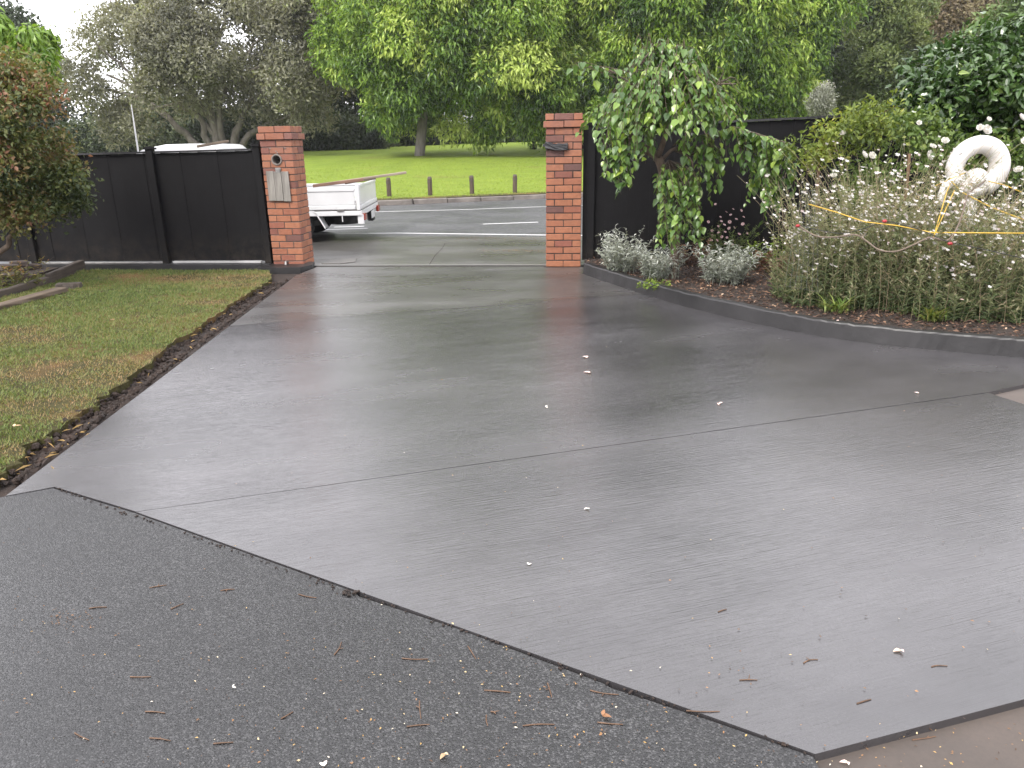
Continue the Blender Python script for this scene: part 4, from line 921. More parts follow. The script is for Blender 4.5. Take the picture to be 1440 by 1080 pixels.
# ---- left: drooping green tree beyond the fence, and the maple
F_lychee = leafmat('long_green_leaf', [(0, (.06, .12, .015)), (.5, (.14, .24, .03)), (1, (.27, .38, .07))], .4, .35)
lob = [(P(a - 6, b + 2, 11.6 + rng.normal(0, .15)), r * .85) for a, b, r in ((28, 62, .17), (45, 50, .18), (62, 58, .17), (70, 48, .14), (58, 82, .17), (50, 100, .15), (68, 102, .14), (38, 78, .14), (6, 84, .13), (16, 98, .13), (-6, 20, .16), (2, 40, .12), (-20, 60, .2), (66, 76, .15), (35, 112, .13))]
b = P(30, 330, 11.6); b[2] = -.05
tree('long_leaved_tree', 'tree with long hanging bright green leaves above the maple beyond the fence', 'tree', b, lob, .05, F_lychee, B_brown, 420, 8, .14, .034, .035, .95, tpl=LLONG, shade_rnd=.15, nl=15)
F_maple = leafmat('maple_leaf', [(0, (.028, .045, .014)), (.32, (.07, .09, .025)), (.58, (.14, .145, .045)), (.82, (.19, .13, .06)), (1, (.21, .085, .055))], .5, .3)
TM = [(-90, 60), (0, 66), (36, 76), (72, 112), (88, 150), (104, 192), (90, 214), (118, 242), (132, 282), (122, 318), (92, 304), (62, 314), (30, 332), (0, 322), (-90, 340)]
mbse = G(8, 385); mbse = np.array([mbse[0] - .15, 9.0, .05])
lobm = lobes_in(TM, 8.7, 110, (.10, .2), .8, front=.6)
V, F, r = spray_crown(lobm, 4300, 7, .055, .03, .065, .15, layered=.14, shade_rnd=.2, jit=.7, squash=.5)
zc = np.repeat(V.reshape(-1, 4, 3)[:, :, 2].mean(1), 4); r = np.clip(r - .06 + .10 * np.clip((zc - 1.5) / .7, -.6, 1) + .10 * np.sin(zc * 9), 0, 1)
root = thing('maple_tree', 'green and russet fine-leaved maple overhanging the left board fence', 'tree', tuple(mbse)); ORG[root.name] = mbse
geo('crown', V, F, F_maple, root, rnd=r)
mb = MB()
t0 = P(5, 352, 8.8); t1 = P(12, 335, 8.75); t2 = P(28, 317, 8.7); t3 = P(34, 296, 8.7); t4 = P(10, 240, 8.7); t5 = P(-10, 170, 8.7)
mb.tube(spline([mbse - [0, 0, .1], t0, t1, t2, t3, t4, t5], 16), np.linspace(.035, .014, 16), 7)
for k in range(22):
    c = lobm[rng.integers(len(lobm))][0]; s = [t2, t3, t4, t5][rng.integers(4)]; mb.tube(spline([s, (s + c) / 2 + [0, 0, .08], c], 7), np.linspace(.012, .003, 7), 4)
mb.build('trunk', B_brown, root, smooth=True)
# small leafy stems in the maple bed
F_stem = leafmat('bed_stem_leaf', [(0, (.06, .08, .02)), (.5, (.15, .15, .05)), (.8, (.24, .17, .07)), (1, (.26, .12, .05))], .5, .3)
def stemmy(name, label, cat, base, n, h, rad, L, W, mat, stemmat, per, up=.5, tpl=L4, lean=.3, top_only=0.0, group=None, droop=.0, stem_r=.003, kind=None):
    base = np.asarray(base, float); root = thing(name, label, cat, tuple(base), group=group)
    az = rng.uniform(0, 6.28, n); r0 = rad * .5 * np.sqrt(rng.random(n)); H = rng.uniform(h[0], h[1], n); ln = lean * rng.random(n) * H
    st = base + np.c_[np.cos(az) * r0, np.sin(az) * r0, np.zeros(n)]; t = np.linspace(0, 1, 6)
    PT = st[:, None] + np.stack([np.cos(az)[:, None] * ln[:, None] * t ** 1.6 + rng.normal(0, .01, (n, 6)) , np.sin(az)[:, None] * ln[:, None] * t ** 1.6 + rng.normal(0, .01, (n, 6)), H[:, None] * (t - droop * t ** 3)], -1)
    V, F = tubes_many(PT, np.tile(np.linspace(stem_r, stem_r * .4, 6), (n, 1))); geo('stems', V, F, stemmat, root, rnd=np.full(len(V), .4), kind='stuff')
    tt = top_only + (1 - top_only) * rng.random((n, per)); ii = np.minimum((tt * 5).astype(int), 4); f = tt * 5 - ii
    a = np.arange(n)[:, None]; pos = PT[a, ii] * (1 - f)[..., None] + PT[a, ii + 1] * f[..., None]; pos = pos.reshape(-1, 3); m = len(pos); a2 = rng.uniform(0, 6.28, m)
    D = np.c_[np.cos(a2), np.sin(a2), up + rng.normal(0, .35, m)]; N = np.c_[-np.cos(a2) * up, -np.sin(a2) * up, np.ones(m)] + rng.normal(0, .3, (m, 3)); l = L * rng.uniform(.6, 1.25, m)
    V, F, r = leaf_arrays(pos, D, N, l, l * W / L, tpl, np.clip(.15 + .6 * tt.reshape(-1) + rng.normal(0, .2, m), 0, 1)); geo('foliage', V, F, mat, root, rnd=r)
    return root, PT
b = G(18, 388, .08); b[1] = 9.0
for k, (px, lab) in enumerate(((6, 'leafy young stems growing under the maple at the frame edge'), (32, 'yellowish leafy young stems under the maple beside the timber edging'))):
    bb = P(px, 372, 8.75); bb[2] = .07
    stemmy('young_shrub', lab, 'plant', bb, 14, (.15, .34), .3, .06, .025, F_stem, B_brown, 12, lean=.6)

# ---- weeping tree
F_weep = leafmat('heart_leaf', [(0, (.035, .075, .018)), (.4, (.08, .15, .030)), (.7, (.16, .25, .045)), (.9, (.27, .36, .06)), (1, (.28, .34, .2))], .30, .28, spec=.5)
DW = 8.25
wb = P(944, 372, DW); wb[2] = .09
weep = thing('weeping_tree', 'small weeping tree with heart-shaped leaves trailing over the garden bed and fence', 'tree', tuple(wb)); ORG[weep.name] = wb
W_ = lambda a, b, d=0.0: P(a, b, DW + d)
mb = MB()
main = spline([wb - [0, 0, .1], W_(950, 335), W_(946, 290), W_(934, 250), W_(925, 222), W_(902, 206), W_(884, 190)], 18); mb.tube(main, np.linspace(.055, .042, 18), 9)
forks = [([(925, 222), (938, 180), (935, 130), (926, 88)], .034, .012), ([(902, 206), (890, 160), (900, 110), (925, 75)], .03, .010), ([(884, 190), (868, 160), (862, 130)], .022, .008), ([(930, 226), (950, 208), (975, 218), (1000, 196), (1040, 180)], .022, .010), ([(938, 180), (970, 140), (1005, 120), (1035, 118)], .02, .006), ([(938, 240), (925, 252), (928, 275), (936, 300)], .016, .006), ([(950, 212), (972, 225), (975, 255), (982, 285)], .012, .005), ([(893, 108), (905, 84), (922, 66)], .012, .006), ([(900, 128), (860, 100), (832, 94), (806, 92)], .011, .004), ([(880, 150), (890, 110), (912, 76), (930, 62)], .012, .005)]
for pts, r0, r1 in forks:
    dd = rng.normal(0, .12, len(pts)); dd[0] = 0; mb.tube(spline([W_(a, b, d) for (a, b), d in zip(pts, dd)], 12), np.linspace(r0, r1, 12), 7)
for pts in ([(1005, 122), (1018, 100), (1010, 94)], [(1012, 118), (1030, 108), (1042, 122)], [(1008, 118), (1022, 112), (1040, 132)]):
    mb.tube(spline([W_(a, b, -.2) for a, b in pts], 6), np.linspace(.006, .003, 6), 4)
strands = []
def strand(pts): strands.append(spline(pts, 14))
for k in range(185):   # dome
    ph = rng.uniform(0, 2 * np.pi); rr = np.sqrt(rng.uniform(.03, 1.0)); cx, cy = 934 + rng.normal(0, 14), 84 + rng.normal(0, 12) + 40 * rng.random() ** 2
    ex = np.cos(ph) * rr; ed = np.sin(ph) * rr * .85; px = cx + (106 if ex > 0 else 86) * ex + rng.normal(0, 5); top = 60 + 72 * rr ** 2 + rng.normal(0, 10)
    yend = np.interp(px, [835, 850, 895, 925, 960, 1010, 1060], [205, 255, 245, 195, 185, 200, 175]) - rng.random() ** 1.4 * 80
    strand([W_(cx, cy + 20, ed * .15), W_(cx + (px - cx) * .55, top, ed * .6), W_(px, top + 35 + 20 * rng.random(), ed * .95), W_(px + rng.normal(0, 6), max(yend, top + 55), ed + rng.normal(0, .05))])
for k in range(13):    # left hanging fringe
    x = rng.uniform(846, 892); strand([W_(870, 165, -.1), W_(x, 175, -.3), W_(x - 2, 220, -.38), W_(x + rng.normal(0, 6), rng.uniform(240, 276), -.4)])
for k in range(32):    # column at the trunk
    x = rng.uniform(928, 990); d = rng.normal(-.18, .14); strand([W_(940, 225, 0), W_(x - 6, 240 + rng.uniform(0, 30), d), W_(x, 290, d), W_(x + rng.normal(0, 8), rng.uniform(318, 362), d)])
for k in range(7):
    x = rng.uniform(975, 1008); strand([W_(965, 215, 0), W_(x, 205, -.1), W_(x + 3, 240, -.12), W_(x + rng.normal(2, 5), rng.uniform(255, 298), -.12)])
for k in range(38):    # right curtain
    x = rng.uniform(1036, 1124); d = rng.normal(-.15, .18); ye = np.interp(x, [1038, 1060, 1080, 1118], [230, 300, 315, 285]); strand([W_(1020, 186, 0), W_(x - 8, 178 + (x - 1040) * .3, d), W_(x, 215, d), W_(x + rng.normal(0, 5), ye - rng.random() * 60, d)])
for k in range(16):    # along the right arm
    x = rng.uniform(955, 1045); strand([W_(x - 12, 206 - (x - 955) * .25, 0), W_(x, 196 - (x - 955) * .2, -.1), W_(x + 4, 212, -.16), W_(x + 5, 226 + rng.uniform(0, 14), -.16)])
for pts in ([(862, 104), (838, 92), (812, 88), (800, 106)], [(868, 110), (832, 97), (822, 96), (818, 108)], [(880, 100), (850, 94), (840, 96), (836, 118)]):
    strand([W_(a, b, -.25) for a, b in pts])
for s_ in strands: mb.tube(s_, np.linspace(.005, .0016, 14), 4)
mb.build('trunk', B_brown, weep, smooth=True)
LP_, LD, LN, LS_, LT_ = [], [], [], [], []
for s_ in strands:
    sf = rng.uniform(.65, 1.12); st_ = rng.normal(0, .16); dens = rng.uniform(.036, .062)
    seg = np.linalg.norm(np.diff(s_, axis=0), axis=1); cum = np.r_[0, np.cumsum(seg)]
    for q in np.arange(cum[-1] * .18, cum[-1], dens):
        if rng.random() < .12: continue
        p = np.array([np.interp(q, cum, s_[:, c]) for c in range(3)]); a = rng.uniform(0, 6.28)
        LS_.append(sf); LT_.append(st_); LP_.append(p); LD.append([np.cos(a) * .55, np.sin(a) * .55 - .1, -.8 + rng.normal(0, .3)]); LN.append([np.cos(a) + rng.normal(0, .3), np.sin(a) - .5 + rng.normal(0, .3), .55])
LP_, LD, LN = map(np.array, (LP_, LD, LN)); n = len(LP_); ll = rng.uniform(.058, .115, n) * np.array(LS_); lr = np.clip(.40 + np.array(LT_) + rng.normal(0, .19, n), 0, 1)
score = ll / np.linalg.norm(LP_ - EYE, axis=1) + .0012 * (LD[:, 1] < 0); order = np.argsort(-score); big, rest = order[:300], order[300:]
V, F, r = leaf_arrays(LP_[rest], LD[rest], LN[rest], ll[rest], ll[rest] * .72, LBIG, lr[rest])
geo('foliage', V, F, F_weep, weep, rnd=r, kind='stuff', smooth=False)
lm = []
for k in range(10):
    V, F, r = leaf_arrays(np.zeros((1, 3)), np.array([[1., 0, 0]]), np.array([[0, 0, 1.]]), np.array([1.]), np.array([.72]), LBIG, np.array([(k + .5) / 10]))
    me = np_mesh('leaf', V, F, r); me.materials.append(F_weep); lm.append(me)
for q in big:
    o = bpy.data.objects.new('leaf', lm[min(int(lr[q] * 10), 9)]); COL.objects.link(o); o.parent = weep
    d = unit(LD[q]); s = unit(np.cross(d, LN[q])); nn_ = np.cross(s, d); l = ll[q]; p = LP_[q] - wb
    o.matrix_local = Matrix(((d[0] * l, s[0] * l, nn_[0] * l, p[0]), (d[1] * l, s[1] * l, nn_[1] * l, p[1]), (d[2] * l, s[2] * l, nn_[2] * l, p[2]), (0, 0, 0, 1)))

# ---- camellia, roses, little standard tree
F_cam = leafmat('camellia_leaf', [(0, (.016, .036, .010)), (.5, (.042, .085, .020)), (.85, (.085, .145, .035)), (1, (.16, .22, .05))], .24, .12, spec=.6)
TC = [(1262, 172), (1266, 122), (1288, 92), (1306, 60), (1322, 48), (1336, 30), (1362, 38), (1400, 34), (1440, 26), (1540, 10), (1600, 90), (1580, 200), (1440, 215), (1350, 205), (1290, 192)]
b = P(1420, 300, 8.6); b[2] = .08
tree('camellia_shrub', 'large dark glossy camellia towering over the white spiral sculpture', 'shrub', b, lobes_in(TC, 8.5, 75, (.16, .30), .95, front=.7), .05, F_cam, B_grey, 2100, 6, .095, .045, .05, .25, tpl=LBIG, nl=24, shade_rnd=.15)
F_rose = leafmat('rose_leaf', [(0, (.035, .06, .015)), (.5, (.085, .14, .03)), (.85, (.15, .21, .05)), (1, (.25, .28, .08))], .4, .3)
F_std = leafmat('yellow_green_leaf', [(0, (.045, .07, .014)), (.45, (.12, .165, .03)), (.8, (.22, .26, .05)), (1, (.33, .31, .08))], .45, .35)
TRb = [(1178, 292), (1184, 235), (1205, 195), (1240, 172), (1290, 158), (1340, 172), (1440, 168), (1560, 190), (1560, 300), (1400, 305), (1280, 300)]
b = P(1320, 330, 7.9); b[2] = .09
M_rose = leafmat('white_rose_petal', [(0, (.56, .53, .47)), (1, (.68, .66, .62))], .6, .3, (1, 1, 1))
rose_b = tree('rose_bush', 'green rose bush with full white blooms around the spiral sculpture', 'bush', b, lobes_in(TRb, 7.85, 62, (.13, .25), .5, front=.7), .02, F_rose, B_brown, 1050, 6, .062, .036, .06, .15, tpl=L4, nl=26, shade_rnd=.18)
mb = MB()
for ring, (np_, rad, tip, h) in enumerate(((6, .35, .55, .25), (6, .55, .35, .45), (5, .45, .1, .6), (4, .25, .0, .6))):
    for k in range(np_):
        a = 2 * np.pi * k / np_ + ring * .5; c, s = np.cos(a), np.sin(a); w = .42 * (1 - ring * .15); t_ = np.array([-s, c, 0]); o_ = np.array([c, s, 0])
        V = [o_ * .05, o_ * rad + t_ * w + [0, 0, h * .55], o_ * rad - t_ * w + [0, 0, h * .55], o_ * (rad + tip * .6) + t_ * w * .7 + [0, 0, h], o_ * (rad + tip * .6) - t_ * w * .7 + [0, 0, h], o_ * (rad + tip * .75) + [0, 0, h * .96]]
        mb.add(V, [np.array([[0, 1, 2], [1, 3, 2], [2, 3, 4], [3, 5, 4]])], rng.random())
rose0 = None
for a, b_, s in ((1214, 218.5, .05), (1225.5, 219.5, .045), (1185, 188, .036), (1305.5, 219, .058), (1311, 207, .042), (1328.5, 199, .046), (1386, 183.5, .06), (1378, 180, .04), (1436, 167, .055), (1432, 240, .052), (1442, 199, .05), (1172, 248, .04), (1390, 168, .03), (1292, 173, .03)):
    p = P(a, b_, 7.3); 
    if rose0 is None: o = rose0 = mb.build('rose', M_rose, rose_b, local=True)
    else: o = bpy.data.objects.new('rose', rose0.data); COL.objects.link(o); o.parent = rose_b
    o.location = Vector(p - ORG[rose_b.name]); o.scale = (s, s, s); o.rotation_euler = (rng.uniform(.5, 1.3), rng.normal(0, .2), rng.normal(0, .6))
TS = [(1082, 238), (1090, 206), (1115, 186), (1150, 166), (1186, 150), (1225, 134), (1262, 134), (1284, 150), (1272, 188), (1240, 205), (1200, 228), (1165, 244), (1120, 250)]
b = P(1150, 330, 7.6); b[2] = .09
std = thing('standard_tree', 'little yellow-green tree on a thin brown stem between the weeping tree and roses', 'tree', tuple(b))
lob = lobes_in(TS, 7.6, 34, (.08, .15), .4); V, F, r = spray_crown(lob, 310, 7, .058, .026, .045, .2, layered=.09, jit=.7, squash=.5, shade_rnd=.18); geo('crown', V, F, F_std, std, rnd=r)
M_stem = simple('brown_stem', (.20, .11, .06), .7, .3, 30, .3)
mb = MB(); tp = P(1152, 222, 7.6); mb.tube(spline([b - [0, 0, .05], (b + tp) / 2 + [.01, 0, 0], tp, P(1160, 190, 7.6)], 10), np.linspace(.017, .012, 10), 8)
for k in range(18): c = lob[rng.integers(len(lob))][0]; mb.tube(spline([tp, (tp + c) / 2 + [0, 0, .05], c], 6), np.linspace(.007, .002, 6), 4)
mb.build('trunk', M_stem, std, smooth=True)
for a, t_, lab in ((1283, 216, 'brown wooden stake standing among the white flowers'),):
    q0, q1 = P(a - 8, 330, 7.2), P(a - 4, t_, 7.2); q0[2] = .08
    tag(MB().tube([q0, q1], [.015, .014], 8).build('garden_stake', M_stem), lab, 'stake')

# ---- white flowering gaura drift
F_gau = leafmat('gaura_leaf', [(0, (.055, .085, .035)), (.35, (.12, .155, .07)), (.7, (.23, .24, .135)), (.9, (.32, .285, .19)), (1, (.38, .31, .22))], .55, .3)
M_gst = leafmat('gaura_stem', [(0, (.10, .13, .05)), (.5, (.20, .19, .10)), (1, (.30, .22, .15))], .6, 0)
M_petal = leafmat('white_petal', [(0, (.48, .45, .43)), (.7, (.66, .64, .62)), (1, (.62, .5, .5))], .6, .35, (1, 1, 1))
def gaura(label, cx, cy, n, rx, ry, hmax):
    base = np.array([cx, cy, .09]); root = thing('gaura_plant', label, 'flowering plant', tuple(base), group='white gaura along the kerb')
    u = rng.normal(0, .45, (n, 2)); u = np.clip(u, -1, 1); st = base + np.c_[u[:, 0] * rx, u[:, 1] * ry, np.zeros(n)]
    H = hmax * rng.uniform(.38, 1.0, n); ks = rng.random(n) < .3; H[ks] *= rng.uniform(.25, .5, ks.sum()); az = np.arctan2(u[:, 1] * ry, u[:, 0] * rx) + rng.normal(0, .8, n); ln = H * rng.uniform(.05, .55, n) + ks * .12; t = np.linspace(0, 1, 7)
    PT = st[:, None] + np.stack([np.cos(az)[:, None] * ln[:, None] * t ** 1.7, np.sin(az)[:, None] * ln[:, None] * t ** 1.7, H[:, None] * (t - .10 * t ** 4)], -1) + np.cumsum(rng.normal(0, .012, (n, 7, 3)), 1) * t[None, :, None]
    V, F = tubes_many(PT, np.tile(np.linspace(.0022, .0011, 7), (n, 1))); geo('stems', V, F, M_gst, root, rnd=np.repeat(rng.random(n), 21))
    per = 34; tt = rng.random((n, per)) ** .9 * .8; ii = np.minimum((tt * 6).astype(int), 5); f = tt * 6 - ii; a = np.arange(n)[:, None]
    pos = (PT[a, ii] * (1 - f)[..., None] + PT[a, ii + 1] * f[..., None]).reshape(-1, 3); m = len(pos); a2 = rng.uniform(0, 6.28, m)
    D = np.c_[np.cos(a2), np.sin(a2), .55 + rng.normal(0, .4, m)]; N = np.c_[-np.cos(a2) * .5, -np.sin(a2) * .5, np.ones(m)]; l = rng.uniform(.025, .07, m) * (1.4 - .8 * tt.reshape(-1))
    V, F, r = leaf_arrays(pos, D, N, l, l * rng.uniform(.14, .28, m), L4, np.clip(.08 + .85 * tt.reshape(-1) + rng.normal(0, .16, m), 0, 1)); geo('foliage', V, F, F_gau, root, rnd=r)
    # four-petalled flowers and buds near the tops
    nf = int(n * 1.5); a = rng.choice(n, nf); a = a[~ks[a]]; nf = len(a); f = rng.uniform(.62, 1.0, nf); ii = np.minimum((f * 6).astype(int), 5); g_ = f * 6 - ii
    pos = PT[a, ii] * (1 - g_)[:, None] + PT[a, ii + 1] * g_[:, None] + rng.normal(0, .012, (nf, 3))
    nrm = unit(np.c_[rng.normal(0, .6, nf), rng.normal(-.6, .5, nf), rng.normal(.4, .4, nf)]); t1 = unit(np.cross(nrm, [0, 0, 1.])); t2 = np.cross(nrm, t1)
    Ps, Ds, Ns = [], [], []
    for q in (-.9, -.2, .75, 1.5):
        dd = np.cos(q) * t2 + np.sin(q) * t1; Ps.append(pos); Ds.append(dd + nrm * .2); Ns.append(nrm)
    sz = np.tile(rng.uniform(.013, .026, nf), 4)
    V, F, r = leaf_arrays(np.concatenate(Ps), np.concatenate(Ds), np.concatenate(Ns), sz, sz * .62, L4F, np.tile(rng.random(nf), 4)); geo('flowers', V, F, M_petal, root, rnd=r, kind='stuff')
    nb = int(n * 2.2); a = rng.choice(np.flatnonzero(~ks), nb); f = rng.uniform(.6, 1.0, nb); ii = np.minimum((f * 6).astype(int), 5); g_ = f * 6 - ii; pos = PT[a, ii] * (1 - g_)[:, None] + PT[a, ii + 1] * g_[:, None]
    V, F, r = leaf_arrays(pos, np.c_[rng.normal(0, .5, (nb, 2)), np.ones(nb)], unit(rng.normal(0, 1, (nb, 3))), rng.uniform(.008, .018, nb), .004, L4, rng.uniform(.75, 1, nb)); geo('buds', V, F, F_gau, root, rnd=r, kind='stuff')
for lab, px, py, n, rx, ry, h in (('white flowering gaura at the left end of the drift behind the wire mesh', 1165, 432, 400, .36, .34, 1.36), ('white flowering gaura below the pair of white roses, mid drift', 1245, 436, 520, .44, .38, 1.66), ('white flowering gaura in front of the white spiral sculpture', 1345, 447, 520, .44, .40, 1.36), ('white flowering gaura at the right edge of the picture', 1435, 452, 420, .42, .40, 1.42)):
    p = G(px, py, .09); gaura(lab, p[0], p[1] + .22, n, rx, ry, h)
# grass-like tufts at the foot of the drift
F_tuft = leafmat('tuft_leaf', [(0, (.06, .11, .02)), (.5, (.13, .19, .04)), (1, (.25, .24, .08))], .5, .3)
for px, py, n, lab in ((1175, 440, 70, 'leafy green tuft at the left foot of the gaura'), (1312, 452, 80, 'pale green grassy tuft by the kerb below the yellow cord'), (1385, 447, 60, 'green tuft by the kerb near the right edge of the picture')):
    p = G(px, py, .1); az = rng.uniform(0, 6.28, n); D = np.c_[np.cos(az) * .7, np.sin(az) * .7, rng.uniform(.4, 1.3, n)]
    V, F, r = leaf_arrays(p + rng.normal(0, .04, (n, 3)) * [1, 1, 0], D, np.c_[-np.cos(az), -np.sin(az), np.ones(n)], rng.uniform(.10, .24, n), rng.uniform(.008, .018, n), LLONG)
    tag(geo('grass_tuft', V, F, F_tuft, rnd=r), lab, 'grass tuft', 'tufts at the foot of the gaura')

# ---- silver foliage, daisies, coloured leaves
F_sil = leafmat('silver_leaf', [(0, (.08, .10, .065)), (.35, (.19, .21, .17)), (.75, (.36, .38, .34)), (1, (.50, .51, .48))], .65, .2)
F_sst = simple('silver_stem', (.35, .36, .32), .8, .2, 20)
for px, py, n, h, rad, lab in ((878, 386, 62, (.22, .50), .40, 'silver-leaved bushy plant nearest the right brick pillar'), (932, 396, 66, (.2, .40), .42, 'silver-leaved bushy plant directly below the weeping tree trunk'), (1025, 402, 70, (.2, .44), .46, 'silver-leaved bushy plant below the pink daisies')):
    p = G(px, py, .09); p[1] += .15
    stemmy('silver_plant', lab, 'plant', p, n, h, rad, .062, .013, F_sil, F_sst, 34, up=.55, tpl=LLONG, lean=.75, top_only=.12, group='silver-leaved plants in the garden bed')
F_fine = leafmat('fine_green_leaf', [(0, (.04, .06, .02)), (.5, (.09, .13, .04)), (1, (.16, .2, .07))], .55, .3)
M_pink = leafmat('pink_petal', [(0, (.48, .25, .26)), (.5, (.55, .36, .35)), (1, (.60, .50, .47))], .6, .3, (1, 1, 1))
p = G(1022, 372, .09); p[1] += .1
dz, PT = stemmy('daisy_plant', 'pink flowering daisy plant between the silver plants and the fence', 'flowering plant', p, 60, (.2, .5), .45, .05, .008, F_fine, F_fine, 22, up=.7, lean=.7)
mb = MB()
for k in range(10):
    a = 2 * np.pi * k / 10; c, s = np.cos(a), np.sin(a); V = [[.15 * c, .15 * s, 0], [c * .6 - s * .26, s * .6 + c * .26, .12], [c, s, .05], [c * .6 + s * .26, s * .6 - c * .26, .12]]; mb.add(V, [np.array([[0, 3, 2], [0, 2, 1]])], rng.random())
f0 = None
for a, b_ in ((1005, 287), (1020, 298), (1028, 302), (1026, 312), (1014, 311), (1010, 318), (1003, 331), (1010, 327), (1020, 326), (1030, 338), (1024, 334), (1000, 338), (997, 312), (1031, 294), (1042, 296), (1046, 305), (1050, 328), (1040, 329), (1035, 308), (1016, 333), (1008, 338), (1025, 321), (1033, 320), (1012, 305), (1046, 315), (1019, 343), (1028, 344), (1037, 345), (1002, 324), (1018, 316)):
    pp = P(a + rng.normal(0, 1), b_, p[1] + rng.uniform(-.2, .1))
    if f0 is None: o = f0 = mb.build('flower', M_pink, dz, local=True)
    else: o = bpy.data.objects.new('flower', f0.data); COL.objects.link(o); o.parent = dz
    s = rng.uniform(.016, .026); o.location = Vector(pp - ORG[dz.name]); o.scale = (s, s, s); o.rotation_euler = (rng.uniform(.3, 1.2), rng.normal(0, .4), rng.normal(0, .5))
F_red = leafmat('russet_leaf', [(0, (.05, .03, .025)), (.5, (.14, .075, .055)), (.8, (.22, .10, .06)), (1, (.26, .22, .10))], .5, .2)
F_lime = leafmat('lime_leaf', [(0, (.06, .11, .015)), (.5, (.15, .24, .03)), (1, (.28, .36, .06))], .45, .35)
for px, py, n, L, mat, lab, h in ((1095, 385, 40, .07, F_red, 'russet leaved low plant at the left foot of the gaura', (.08, .26)), (972, 372, 40, .05, F_red, 'reddish brown low foliage between two silver plants', (.12, .34)), (920, 405, 30, .03, F_lime, 'low bright green groundcover against the kerb', (.03, .09)), (1078, 372, 34, .06, F_lime, 'bright green leafy plant under the right curtain of the weeping tree', (.12, .36)), (990, 360, 34, .06, F_lime, 'bright green leafy stems behind the silver plants at the weeping tree foot', (.2, .42)), (1055, 380, 30, .03, F_fine, 'fine dark green cushion plant behind the right silver plant', (.15, .38))):
    p = G(px, py, .09); stemmy('bedding_plant', lab, 'plant', p, n, h, .34, L, L * .5, mat, B_brown, 14, up=.4, lean=.8)

# ------------------------------------------------------------------ spiral sculpture, cords, wire
M_scul = simple('white_sculpture', (.78, .745, .71), .5, .07, 7, .15)
DS = 7.05; sc = P(1374, 236, DS); k_ = DS / FPX * 1.02
scul = thing('spiral_sculpture', 'white curled spiral sculpture standing among the roses and gaura', 'sculpture', (sc[0], sc[1] , .09)); ORG[scul.name] = np.array([sc[0], sc[1], .09])
ph = np.radians(np.linspace(-62, 640, 110)); deg = np.degrees(ph)
Rr = np.interp(deg, [-62, 0, 90, 180, 230, 270, 320, 360, 450, 540, 640], [29, 29.5, 29.5, 30, 28.5, 24.5, 15, 7.5, 4, 2.5, .5]) * k_
ox = np.interp(deg, [-62, 180, 270, 360, 640], [0, 0, 1, -2, -3]) * k_; oz = np.interp(deg, [-62, 180, 270, 360, 640], [0, 0, -4, -15, -15.5]) * k_
tr_ = np.interp(deg, [-62, 0, 90, 180, 270, 360, 450, 560, 640], [11.5, 12.8, 11.8, 11, 10, 10, 11, 11, 9.5]) * k_
pts = np.c_[sc[0] + ox + Rr * np.cos(ph), sc[1] - np.interp(deg, [180, 640], [0, .03]), sc[2] + oz + Rr * np.sin(ph)]
bm = bmesh.new(); bmesh.ops.create_uvsphere(bm, u_segments=20, v_segments=14, radius=tr_[-1] * 1.12); bmesh.ops.translate(bm, vec=pts[-1], verts=bm.verts)
MB().tube(pts, tr_, 18).bm(bm).build('spiral', M_scul, scul, smooth=True)
mb = MB(); mb.tube([[sc[0] - .0, sc[1] + .02, .05], [sc[0], sc[1] + .02, .6], [sc[0], sc[1] + .01, sc[2] - .24]], [.12, .08, .05], 16); mb.build('stand', M_scul, scul, smooth=True)
mb = MB(); mb.tube(spline([P(1322, 292, 6.9), P(1326, 270, 6.92), P(1336, 256, 6.95), P(1352, 250, 7.0)], 8), np.linspace(.035, .045, 8), 10); mb.build('foot', M_scul, scul, smooth=True)
def cord(name, label, pts, r, mat, n=40, straight=False, group=None, cat='cord'):
    pts = np.array([P(*q) for q in pts]); s_ = pts if straight else spline(pts, n); return tag(MB().tube(s_, r, 6).build(name, mat, smooth=True), label, cat, group)
M_yel = simple('yellow_cord', (.66, .42, .04), .5, .15, 30); M_rope = simple('brown_rope', (.20, .15, .115), .8, .35, 60, .5); M_cordb = simple('black_cord', (.012, .012, .012), .5, .2)
gy = 'yellow cords strung through the gaura'
cord('yellow_cord', 'yellow cord stretched low from the wire mesh across the gaura', [(1137, 287, 6.55), (1178, 299, 6.35), (1216, 312, 6.2), (1260, 317, 6.1), (1311, 327, 5.98), (1370, 327.5, 5.85), (1450, 328, 5.7)], .0045, M_yel, straight=True, group=gy)
cord('yellow_cord', 'yellow cord rising steeply from the brown rope to the sculpture, left strand', [(1312, 336, 5.97), (1332, 268, 6.3), (1337, 258, 6.75)], .004, M_yel, straight=True, group=gy)
cord('yellow_cord', 'yellow cord rising steeply from the brown rope to the sculpture, right strand', [(1314, 330, 5.96), (1342, 268, 6.3)], .004, M_yel, straight=True, group=gy)
cord('yellow_cord', 'yellow cord running down to the right from the sculpture', [(1338, 255, 6.75), (1352, 270, 6.5), (1395, 292, 6.2), (1450, 313, 6.0)], .0045, M_yel, straight=True, group=gy)
cord('yellow_cord', 'yellow cord at the lower left of the sculpture tied round its curl', [(1314, 262, 6.8), (1340, 250, 6.85), (1357, 243, 6.9)], .0045, M_yel, straight=True, group=gy)
cord('yellow_cord', 'yellow cord leaving the right side of the sculpture', [(1390, 255, 6.85), (1412, 260, 6.8), (1450, 276, 6.7)], .0045, M_yel, straight=True, group=gy)
